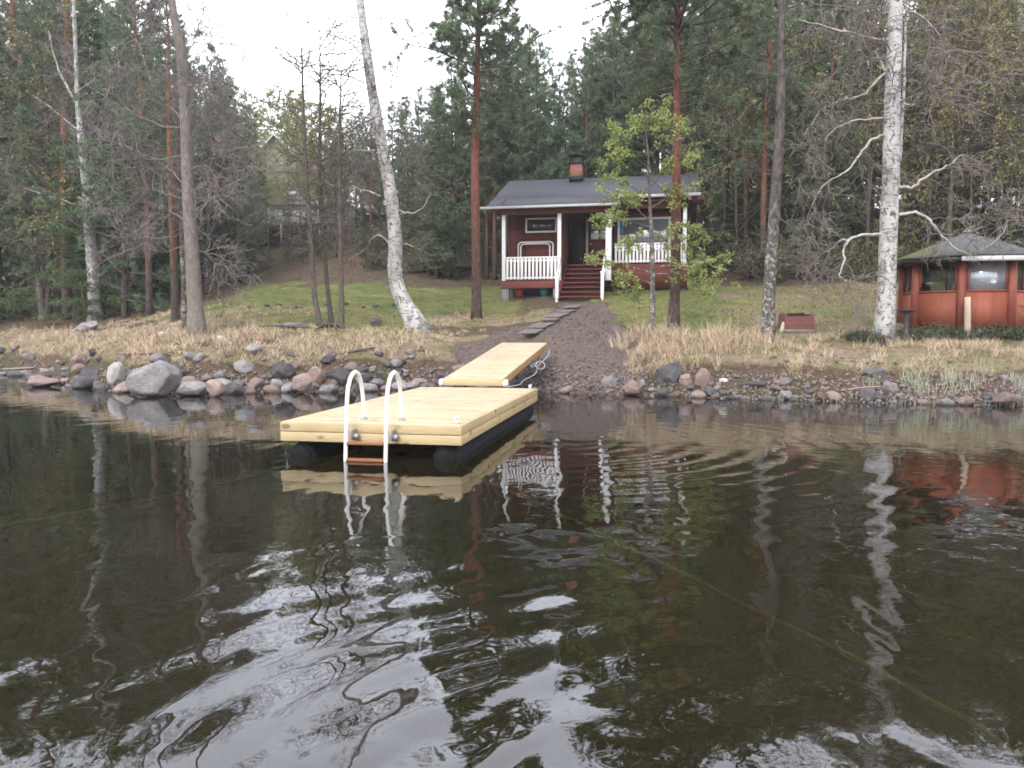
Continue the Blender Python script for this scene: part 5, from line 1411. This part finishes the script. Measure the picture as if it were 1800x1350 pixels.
# windows
def window(u0, u1, z0, z1, v, fr=.07, mull=(), cloth=None, mat='white_paint', glass='glass'):
    m_ = MB(); m_.box((u0 + fr / 2, v, (z0 + z1) / 2), (fr, .08, z1 - z0)); m_.box((u1 - fr / 2, v, (z0 + z1) / 2), (fr, .08, z1 - z0))
    m_.box(((u0 + u1) / 2, v, z0 + fr / 2), (u1 - u0 - 2 * fr, .09, fr)); m_.box(((u0 + u1) / 2, v, z1 - fr / 2), (u1 - u0 - 2 * fr, .08, fr))
    for q in mull: m_.box((q, v, (z0 + z1) / 2), (fr * .8, .07, z1 - z0 - 2 * fr))
    o = part(m_, 'window', M[mat], bevel=.004)
    p_ = MB(); p_.box(((u0 + u1) / 2, v + .02, (z0 + z1) / 2), (u1 - u0 - 2 * fr + .01, .01, z1 - z0 - 2 * fr + .01)); part(p_, 'pane', M[glass], o)
    return o
window(wx0, wx1, wz0, wz1, v0 - .02, .07, glass='dark_glass')
wv = window(4.46, 6.98, FL + .64, EV - .14, vr + .02, .09, (6.62,), glass='glass')
bc = MB(); bc.box((4.64, vr + .008, (FL + EV) / 2 + .58), (.16, .012, .62)); part(bc, 'curtain', M['blue_cloth'], wv)
# door
dm = MB(); dm.box((3.66, vb - .03, FL + 1.0), (.98, .05, 2.0)); do = part(dm, 'door', M['red_siding'])
df = MB(); df.box((3.13, vb - .06, FL + 1.02), (.08, .10, 2.04)); df.box((4.19, vb - .06, FL + 1.02), (.08, .10, 2.04)); df.box((3.66, vb - .06, FL + 2.08), (1.14, .10, .08)); part(df, 'door_frame', M['grey_paint'], do)
dg = MB()
for q in (3.47, 3.87): dg.box((q, vb - .062, FL + 1.52), (.34, .012, .62))
part(dg, 'door_pane', M['glass'], do)
dl = MB()
for q in (3.47, 3.87): dl.box((q, vb - .072, FL + 1.32), (.33, .008, .26))
part(dl, 'pane_reflection', M['white_paint'], do)  # white strips painted as the reflection in the panes' lower half
dh = MB(); dh.tube([(3.25, vb - .06, FL + .98), (3.25, vb - .13, FL + .98), (3.37, vb - .13, FL + .98)], .015, 8); part(dh, 'handle', M['white_tube'], do)

def cw(u, v, z):   # cabin local to world
    c, s_ = math.cos(CY), math.sin(CY)
    return np.array([-.33 + u * c + v * s_, 33.0 - u * s_ + v * c, cz + z])
# folded white frame leaning on the left room wall
ft = empty('folded_bed_frame', cw(1.12, .98, DK), -CY); tag(ft, 'white tubular folding frame leaning on the wall behind the left railing', 'folding frame')
m_ = MB()
def arch(w, h, y, r0): return [(-w, y, 0), (-w, y + .02, h - .12), (-w + .04, y + .03, h - .04), (-w + .12, y + .03, h), (w - .12, y + .03, h), (w - .04, y + .03, h - .04), (w, y + .02, h - .12), (w, y, 0)]
m_.tube(arch(.74, 1.66, .1, 0), .032, 8); m_.build('outer_tube', M['white_tube'], ft, smooth=True)
m_ = MB(); m_.tube(arch(.62, 1.58, .02, 0), .03, 8); m_.build('inner_tube', M['white_tube'], ft, smooth=True)
# buckets under the lower deck
def bucket(p, rr, h, mat, lab):
    t = empty('bucket', p); tag(t, lab, 'bucket'); m_ = MB()
    m_.tube([(0, 0, 0), (0, 0, h * .5), (0, 0, h), (0, 0, h + .015), (0, 0, h - .01), (0, 0, .05)], [rr * .78, rr * .9, rr, rr * 1.08, rr * .95, rr * .75], 18); m_.build('pail', mat, t, smooth=False)
    th = np.linspace(0, PI, 12); m_ = MB(); m_.tube(np.stack([rr * np.cos(th), -.1 * np.sin(th), h + .08 * np.sin(th)], 1), .008, 5); m_.build('handle', M['bracket'], t)
q = cw(.55, .45, 0); bucket((q[0], q[1], float(ground_z(q[0], q[1])) + .02), .19, .34, M['orange_plastic'], 'orange red bucket under the lower deck of the cabin')
q = cw(1.6, .45, 0); bucket((q[0], q[1], float(ground_z(q[0], q[1])) + .0), .17, .26, M['teal_plastic'], 'teal bucket under the lower deck of the cabin')

# plank steps from the gangway to the stairs
pa = hit(925, 600); pb = hit(1012, 541)
npk = 13
for k in range(npk):
    t = (k + .5) / npk
    p = pa * (1 - t) + pb * t; o = MB(); yaw2 = math.atan2(pb[0] - pa[0], pb[1] - pa[1])
    o.box((0, 0, 0), (.60 - .04 * t, .36, .04))
    z = float(np.max(ground_z(p[0] + np.linspace(-.4, .4, 9), np.full(9, p[1])))) + .035
    ob = o.build('wooden_plank', M['plank_grey'], None, bevel=.006, loc=(p[0], p[1], z)); ob.rotation_euler = (math.atan2(pb[2] - pa[2], np.linalg.norm((pb - pa)[:2])) * .6, 0, -yaw2 + rng.normal() * .04)
    tag(ob, 'weathered grey plank laid as a step in the earth path up to the cabin', 'plank', 'planks of the path to the cabin')

# ------------------------------------------------------------------ hexagonal summer hut on the right
gc = np.array([12.95, 22.9]); gz0 = float(ground_z(gc[0] - 1.0, gc[1] - 1.2)) + .10
los = math.atan2(gc[0], gc[1])
hroot = empty('summer_hut', (gc[0], gc[1], gz0), -los)
tag(hroot, 'orange red eight sided summer hut with big windows and a low shingled roof', 'summer hut')
Rg = 1.62; NA = 8; th0 = math.radians(-3)
def gv_(k, R, z): a = th0 + k * 2 * PI / NA; return np.array([R * math.sin(a), -R * math.cos(a), z])
WH, SILL = 2.02, 1.06
inn = MB(); inn.add([gv_(k, Rg - .05, .06) for k in range(NA)] + [[0, 0, .06]], T=[[k, (k + 1) % NA, NA] for k in range(NA)]); inn.build('floor', M['plank_grey'], hroot)
bs = MB(); 
for k in range(NA):
    a, b_ = gv_(k, Rg - .02, -.12), gv_(k + 1, Rg - .02, -.12); bs.bar(a, b_, .1, .3)
bs.build('base', M['shade_black'], hroot)  # near-black ring stands in for the shaded gap under the hut
for k in range(NA):
    p_ = MB(); a = gv_(k, Rg, 0); p_.tube([a, a + [0, 0, WH]], .115, 6); p_.build('post', M['orange_post'], hroot)
    a, b_ = gv_(k, Rg, 0), gv_(k + 1, Rg, 0); d = b_ - a; l = np.linalg.norm(d); d = d / l; q0 = a + d * .09; q1 = b_ - d * .09; up = np.array([0, 0, 1.])
    w_ = MB(); w_.bar(q0 + up * SILL / 2, q1 + up * SILL / 2, .06, SILL); w_.build('wall_panel', M['orange_panel'], hroot); w_ = MB(); w_.bar(q0 + up * (WH - .07), q1 + up * (WH - .07), .07, .16); w_.build('lintel', M['orange_post'], hroot)
    if k == 0:
        w_ = MB(); w_.bar(q0 * .95 + d * .42 + up * (SILL + WH) / 2, q1 * .95 + up * (SILL + WH) / 2, .02, WH - SILL - .12); w_.build('curtain', M['curtain'], hroot)  # pale sheet behind the pane, stands in for sky reflected in it
    wf = MB(); zA, zB = SILL + .02, WH - .16
    wf.bar(q0 + up * (zA), q1 + up * (zA), .09, .05); wf.bar(q0 + up * (zA + zB) / 2 + d * .03, q0 + up * (zA + zB) / 2 + d * .07, .08, zB - zA); wf.bar(q1 + up * (zA + zB) / 2 - d * .07, q1 + up * (zA + zB) / 2 - d * .03, .08, zB - zA)
    if k not in (7, 0): wf.bar((q0 + q1) / 2 - d * .02 + up * (zA + zB) / 2, (q0 + q1) / 2 + d * .02 + up * (zA + zB) / 2, .07, zB - zA)
    wo = wf.build('window', M['orange_post'], hroot)
    pn = MB(); pn.bar(q0 + d * .05 + up * (zA + zB) / 2, q1 - d * .05 + up * (zA + zB) / 2, .012, zB - zA - .02); pn.build('pane', M['clear_glass'] if k != 0 else M['half_glass'], wo)
# white door frame seen inside through the left window
idf = MB(); c_ = (gv_(7, Rg, 0) + gv_(0, Rg, 0)) / 2 * .55
for dx in (-.02, .38): idf.box((c_[0] + dx, c_[1] + .3, 1.45), (.09, .05, .85))
idf.box((c_[0] + .18, c_[1] + .3, 1.86), (.5, .05, .08)); idf.build('inner_window', M['white_paint'], hroot)
rf = MB(); Re = Rg + .42; ez = WH + .02; az_ = WH + .78
V = [gv_(k, Re, ez) for k in range(NA)] + [[0, 0, az_]] + [gv_(k, Re, ez - .05) for k in range(NA)] + [[0, 0, az_ - .08]]
rf.add(V, T=[[k, (k + 1) % NA, NA] for k in range(NA)] + [[NA + 1 + (k + 1) % NA, NA + 1 + k, 2 * NA + 1] for k in range(NA)], Q=[[k, NA + 1 + k, NA + 1 + (k + 1) % NA, (k + 1) % NA] for k in range(NA)])
ro = rf.build('roof', M['gaz_roof'], hroot)
kn = MB(); kn.tube([(0, 0, az_ - .02), (0, 0, az_ + .05), (0, 0, az_ + .1)], [.12, .1, .03], 8); kn.build('finial', M['tin'], ro)
for k in range(NA):
    f_ = MB(); f_.bar(gv_(k, Re - .03, ez - .12), gv_(k + 1, Re - .03, ez - .12), .03, .13); f_.build('fascia', M['white_paint'] if k in (0, 1, 2, 3) else M['black_metal'], ro)
# bird table left of the hut
p = gpt(*P(1593, 568, 21.2)[:2]); t = empty('bird_bath', p); tag(t, 'dark stone bird bath on a stem between the big birch and the hut', 'bird bath')
m_ = MB(); bz = P(1590, 545, 21.2)[2] - p[2] - .40; m_.tube([(0, 0, -.05), (0, 0, .04), (0, 0, .1), (0, 0, .28 + bz), (0, 0, .34 + bz)], [.15, .13, .07, .06, .10], 14); m_.build('stem', M['dark_stoneware'], t, smooth=True)
m_ = MB(); m_.tube([(0, 0, .33 + bz), (0, 0, .37 + bz), (0, 0, .41 + bz), (0, 0, .395 + bz), (0, 0, .385 + bz)], [.10, .2, .235, .2, .05], 20); m_.build('bowl', M['dark_stoneware'], t)
# post in front of the hut
p = gpt(*P(1700, 578, 21.15)[:2]); ph = P(1700, 522, 21.15)[2] - p[2]; m_ = MB(); m_.tube([(0, 0, -.1), (.01, 0, ph * .3), (-.005, 0, ph * .65), (-.02, 0, ph)], [.088, .083, .08, .075], 10)
tag(m_.build('wooden_post', M['post_wood'], None, loc=p), 'pale bare wooden post standing in front of the orange hut', 'post')
# juniper creeping in front of the hut
r = np.random.default_rng(5)
for (lab, pxs, wz) in (('dark low creeping juniper at the foot of the orange hut', [(1600 + 14 * k, 592 + 4 * math.sin(k)) for k in range(16)], .17), ('small dark juniper cushion left of the big birch foot', [(1505 + 7 * k, 597) for k in range(3)], .13)):
    p0 = hit(*pxs[0]); t = empty('juniper', p0); tag(t, lab, 'shrub'); m_ = MB(); st = MB(); prev = None
    for q in pxs:
        c = hit(*q); st.tube([c - p0, c - p0 + [.1, .1, .12], c - p0 + [.2, -.1, .16]], .012, 4)
        n = 420; C = r.normal(size=(n, 3)) * [.24, .3, wz * .7]; C[:, 2] = abs(C[:, 2]); C += c - p0; m_.leaves(C, .10, .03, None, tri=True, r=r)
    st.build('stem', M['thin_bark'], t); m_.build('foliage', M['juniper'], t)
p0 = hit(1800, 580); t = empty('shrub', p0); tag(t, 'fresh green leafy shrub at the right edge beside the hut', 'shrub'); m_ = MB(); tp = []
for k in range(9): grow(m_, tp, (0, 0, 0), (r.normal() * .35, r.normal() * .35, 1), .8, .012, 0, 1, (5,), r, 0, .15, 4)
st = m_.build('stem', M['thin_bark'], t); m_ = MB(); m_.leaves(np.repeat(along(tp, r, 9), 2, 0) + r.normal(size=(len(along(tp, np.random.default_rng(1), 0)) * 0 + 1, 3)) * .02, .07, .045, None, r=r); m_.build('foliage', M['spring'], t)
p0 = hit(92, 560); t = empty('shrub', p0); tag(t, 'thin light green sapling between the two left pines', 'shrub'); m_ = MB(); tp = []
for k in range(3): grow(m_, tp, (0, 0, 0), (r.normal() * .12, r.normal() * .12, 1), 1.0, .008, 0, 1, (4,), r, 0, .1, 4)
m_.build('stem', M['thin_bark'], t); m_ = MB(); m_.leaves(np.repeat(along(tp, r, 8), 3, 0), .08, .055, None, r=r); m_.build('foliage', M['spring'], t)

# brick fire pit on the lawn
p = hit(1405, 584); t = empty('fire_pit', p, -.1); tag(t, 'low square red brick fire pit on the lawn left of the big birch', 'fire pit')
m_ = MB(); S_, hh = .82, .56
for (c, s_) in (((0, -S_ / 2 + .05, hh / 2 - .045), (S_, .1, hh - .09)), ((0, S_ / 2 - .05, hh / 2), (S_, .1, hh)), ((-S_ / 2 + .05, 0, hh / 2), (.1, S_ - .2, hh)), ((S_ / 2 - .05, 0, hh / 2), (.1, S_ - .2, hh))): m_.box((c[0], c[1] + S_ / 2, c[2] - .02), s_)
m_.build('brick_wall', M['pit_red'], t, bevel=.012)
m_ = MB(); m_.box((0, S_ / 2, hh - .12), (S_ - .22, S_ - .22, .1)); m_.build('ash_bed', M['ash'], t)
m_ = MB(); m_.box((0, S_ - .113, hh / 2 + .02), (S_ - .21, .02, hh - .05)); m_.build('dark_lining', M['ash'], t)  # dark sheet added so the inside of the pit reads dark
m_ = MB(); m_.box((0, -.002 + .0, .03), (S_ + .06, .06, .10)); m_.build('footing', M['plinth'], t)
o = MB(); q = hit(1374, 584); o.box((0, 0, .14), (.15, .06, .30)); ob = o.build('slab', M['rock_white'], None, bevel=.03, loc=q); ob.rotation_euler = (0, .3, 0); tag(ob, 'pale flat slab leaning on the left side of the brick fire pit', 'slab')
# loose boards and logs on the left shore
def board(pa_, pb_, w, h, mat, name, lab, cat, lift=.06, tube=False):
    a = hit(*pa_); b_ = hit(*pb_); c = (a + b_) / 2; m_ = MB()
    if tube: m_.tube([a - c, (a + b_) / 2 - c + [0, 0, .03], b_ - c], [w, w * .9, w * .7], 8)
    else: m_.bar(a - c, b_ - c, w, h)
    tag(m_.build(name, mat, None, loc=c + [0, 0, lift]), lab, cat)
board((205, 630), (302, 627), .12, .04, M['plank_red'], 'plank', 'reddish weathered plank lying on the stones above the largest boulder', 'plank', .12)
board((0, 653), (60, 650), .08, .04, M['post_wood'], 'driftwood', 'pale driftwood stick at the water on the far left', 'driftwood', .08, False)
board((575, 633), (660, 617), .045, .04, M['snag'], 'log', 'thin grey log lying over the stones left of the dock', 'log', .1, True)
board((455, 575), (545, 578), .05, .04, M['snag'], 'log', 'grey log lying in the grass left of the three thin trunks', 'log', .05, True)
board((1478, 692), (1560, 685), .012, .01, M['post_wood'], 'driftwood', 'thin straight pale stick lying at the water below the hut', 'driftwood', .06, True)
board((700, 480), (830, 474), .13, .1, M['thin_bark'], 'log', 'dark fallen log along the forest edge left of the cabin', 'log', .1, True)
# root clumps at the trunk feet
for (px, py, wpx, lab) in ((1180, 580, 46, 'dark heap of roots and bark around the foot of the pine before the veranda'), (1553, 602, 60, 'dark root heap around the foot of the big birch'), (585, 578, 70, 'dark heap of twigs at the foot of the three thin trunks'), (1147, 590, 20, 'small dark heap of earth at the foot of the leafy young tree')):
    c = hit(px, py); m_ = MB(); wr = wpx * c[1] / 2800
    for k in range(34):
        az = r.uniform(0, 6.28); e = np.array([math.cos(az), math.sin(az), 0]) * wr * r.uniform(.4, 1.2)
        m_.tube([np.array([0, 0, .16]) + e * .1, e * .5 + [0, 0, .14 * r.random() + .05], e - [0, 0, .08]], [.035, .028, .012], 5)
    tag(m_.build('root_clump', M['thin_bark'], None, loc=c), lab, 'roots')

# ------------------------------------------------------------------ far buildings on the hill
def house(name, label, px, py_base, Y, wpx, zt_px, apex_px, depth, wall, trim=None, roofm='tin', wins=2, name2=None):
    c = P(px, py_base, Y); gzv = float(ground_z(c[0], c[1])); z0 = min(gzv, c[2]) - .3
    t = empty(name, (c[0], Y, z0)); tag(t, label, 'house')
    hw = wpx * Y / 2800; ze = P(px, zt_px, Y)[2] - z0; za = P(px, apex_px, Y)[2] - z0
    m_ = MB(); V = [[-hw, 0, 0], [hw, 0, 0], [hw, 0, ze], [0, 0, za], [-hw, 0, ze], [-hw, depth, 0], [hw, depth, 0], [hw, depth, ze], [0, depth, za], [-hw, depth, ze]]
    m_.add(V, T=[[4, 2, 3], [9, 8, 7]], Q=[[0, 1, 2, 4], [6, 5, 9, 7], [5, 0, 4, 9], [1, 6, 7, 2]]); m_.build('wall', wall, t)
    rf = MB(); k = .5 / hw
    for sgn in (-1, 1):
        a = np.array([sgn * hw * (1 + k), -.4, ze - (za - ze) * k + .08]); b_ = np.array([0, -.4, za + .08])
        V = [a, b_, b_ + [0, depth + .8, 0], a + [0, depth + .8, 0]]; V = V + [v - [0, 0, .12] for v in V]
        rf.add(V, Q=[[0, 1, 2, 3], [7, 6, 5, 4], [0, 4, 5, 1], [1, 5, 6, 2], [2, 6, 7, 3], [3, 7, 4, 0]])
    ro = rf.build('roof', M[roofm], t)
    bg = MB()
    for sgn in (-1, 1): bg.bar((sgn * hw * (1 + k), -.44, ze - (za - ze) * k - .02), (0, -.44, za - .02), .05, .26, 0, (0, 1, 0))
    bg.build('bargeboard', M['white_paint'], ro)
    for i_ in range(wins):
        u = (-.45 + .9 * i_ / max(1, wins - 1)) * hw if wins > 1 else 0
        for zf in ((.30, .68) if ze > 4 else (.5,)):
            f_ = MB(); f_.box((u, -.03, ze * zf), (1.2, .06, 1.3)); fo = f_.build('window', M['white_paint'], t); g_ = MB(); g_.box((u, -.065, ze * zf), (1.0, .02, 1.1)); g_.build('pane', M['glass'], fo)
house('far_house', 'tall yellowish house with a white trimmed gable, far up the hill on the left', 487, 400, 74, 118, 300, 238, 9, M['yellow_wall'])
# long pale outbuilding below it
c = P(528, 398, 69); t = empty('pale_outbuilding', (c[0], 69, float(ground_z(c[0], 69)) - .2)); tag(t, 'long low pale blue white building seen between trunks below the far house', 'outbuilding')
hw = 178 * 69 / 2800; zt = P(528, 360, 69)[2] - t.location[2]; zb_ = P(528, 392, 69)[2] - t.location[2]
m_ = MB(); m_.box((0, 2, (zt + zb_) / 2), (2 * hw, 4, zt - zb_)); m_.build('wall', M['pale_wall'], t)
m_ = MB(); m_.box((0, 2.6, zb_ / 2), (2 * hw - .4, 3, zb_ - .02)); m_.build('underfloor_shade', M['shade_black'], t)  # near-black box painted as the shade behind the stilts
m_ = MB(); m_.add([[-hw - .4, -.5, zt + .06], [hw + .4, -.5, zt + .06], [hw + .4, 4.5, zt + .9], [-hw - .4, 4.5, zt + .9], [-hw - .4, -.5, zt - .04], [hw + .4, -.5, zt - .04], [hw + .4, 4.5, zt + .8], [-hw - .4, 4.5, zt + .8]], Q=[[0, 1, 2, 3], [7, 6, 5, 4], [0, 4, 5, 1], [1, 5, 6, 2], [2, 6, 7, 3], [3, 7, 4, 0]]); m_.build('roof', M['tin'], t)
m_ = MB(); m_.box((0, -.06, zb_ + .05), (2 * hw, .1, .16)); m_.build('floor_beam', M['white_paint'], t)
for k in range(8):
    m_ = MB(); m_.box((-hw + (k + .5) * 2 * hw / 8, -.05, zb_ / 2 - .03), (.11, .1, zb_ - .06)); m_.build('stilt', M['white_paint'] if k in (2, 5) else M['thin_bark'], t)
for k in range(4):
    f_ = MB(); f_.box((-hw + (k + .5) * 2 * hw / 4, -.015, (zt + zb_) / 2 + .12), (.8, .03, .7)); f_.build('window', M['glass'], t)
c = P(682, 394, 71); t = empty('brown_shed', (c[0], 71, float(ground_z(c[0], 71)) - .2)); tag(t, 'low red brown shed on the hill behind the leaning birch', 'shed')
hw = 112 * 71 / 2800; zt = P(682, 376, 71)[2] - t.location[2]
m_ = MB(); m_.box((0, 2, zt / 2), (2 * hw, 4, zt)); m_.build('wall', M['brown_wall'], t)
m_ = MB(); m_.add([[-hw - .4, -.5, zt - .05], [hw + .4, -.5, zt - .05], [hw + .4, 4.5, zt + 1.2], [-hw - .4, 4.5, zt + 1.2], [-hw - .4, -.5, zt + .1], [hw + .4, -.5, zt + .1], [hw + .4, 4.5, zt + 1.35], [-hw - .4, 4.5, zt + 1.35]], Q=[[3, 2, 1, 0], [4, 5, 6, 7], [0, 1, 5, 4], [1, 2, 6, 5], [2, 3, 7, 6], [3, 0, 4, 7]]); m_.build('roof', M['plank_red'], t)
m_ = MB(); m_.box((-.6, -.03, zt * .45), (1.0, .06, zt * .8)); m_.build('door', M['plank_grey'], t)

hz = MB(); hz.box((0, 115, 21.5), (660, 660, 51))
hm = bpy.data.materials.new('haze'); hm.use_nodes = True; hn = hm.node_tree; hn.nodes.clear()
ho = N(hn, 'ShaderNodeOutputMaterial'); pv = N(hn, 'ShaderNodeVolumePrincipled'); pv.inputs['Color'].default_value = (.9, .93, .97, 1); pv.inputs['Density'].default_value = HAZE; pv.inputs['Anisotropy'].default_value = .2
L(hn, pv.outputs[0], ho.inputs['Volume'])
tag(hz.build('haze', hm), 'thin pale morning haze between the trees', 'haze', None, 'stuff')
# ------------------------------------------------------------------ light, sky, camera
SUN_EL, SUN_AZ = math.radians(42), math.radians(205)     # bright cloud behind the camera, to its left
wd = bpy.data.worlds.new('World'); scene.world = wd; wd.use_nodes = True
nt = wd.node_tree; bg = nt.nodes['Background']
sky = N(nt, 'ShaderNodeTexSky', sky_type='NISHITA'); sky.sun_disc = False; sky.sun_elevation = SUN_EL; sky.sun_rotation = SUN_AZ
sky.dust_density = 4.0; sky.air_density = 1.0; sky.ozone_density = 1.0
hs = N(nt, 'ShaderNodeHueSaturation'); hs.inputs['Saturation'].default_value = .22
L(nt, sky.outputs[0], hs.inputs['Color'])
cl = noise(nt, coords(nt, 'Generated', (1, 1, 2.2)), 1.6, 4, .5, .4)
cloud = ramp(nt, cl, [(.3, (5.65, 5.65, 6.0)), (.7, (7.6, 7.6, 7.95))])
dr = N(nt, 'ShaderNodeSeparateXYZ'); L(nt, coords(nt, 'Generated'), dr.inputs[0])
br_ = ramp(nt, mth(nt, 'ADD', mth(nt, 'MULTIPLY', dr.outputs[1], .5), .5), [(.35, (.95, .95, .95)), (.98, (1.5, 1.52, 1.58))])
L(nt, mix(nt, 1.0, mix(nt, .85, hs.outputs[0], cloud), br_, 'MULTIPLY'), bg.inputs['Color'])
bg.inputs['Strength'].default_value = .15
sl = bpy.data.lights.new('sun', 'SUN'); sl.energy = 1.1; sl.angle = math.radians(25); sl.color = (1, .96, .9)
so = bpy.data.objects.new('sun', sl); COL.objects.link(so)
sd = Vector((math.sin(SUN_AZ) * math.cos(SUN_EL), math.cos(SUN_AZ) * math.cos(SUN_EL), math.sin(SUN_EL)))
so.rotation_euler = sd.to_track_quat('Z', 'Y').to_euler(); so.location = (0, -20, 40)

cam = bpy.data.cameras.new('camera'); cam.sensor_width = 36; cam.lens = 28.0; cam.clip_end = 1500; cam.clip_start = .1
co = bpy.data.objects.new('camera', cam); COL.objects.link(co)
co.location = (0, 0, H_CAM); co.rotation_euler = (PI / 2 - PITCH, 0, 0)
scene.camera = co
scene.view_settings.view_transform = 'Standard'; scene.view_settings.look = 'None'
scene.view_settings.exposure = 1.2; scene.view_settings.gamma = 1.0
scene.cycles.max_bounces = 6; scene.cycles.transparent_max_bounces = 8; scene.cycles.diffuse_bounces = 3; scene.cycles.glossy_bounces = 4
scene.cycles.caustics_reflective = False; scene.cycles.caustics_refractive = False
scene.cycles.filter_width = 1.7; scene.cycles.use_denoising = True; scene.cycles.adaptive_threshold = .03
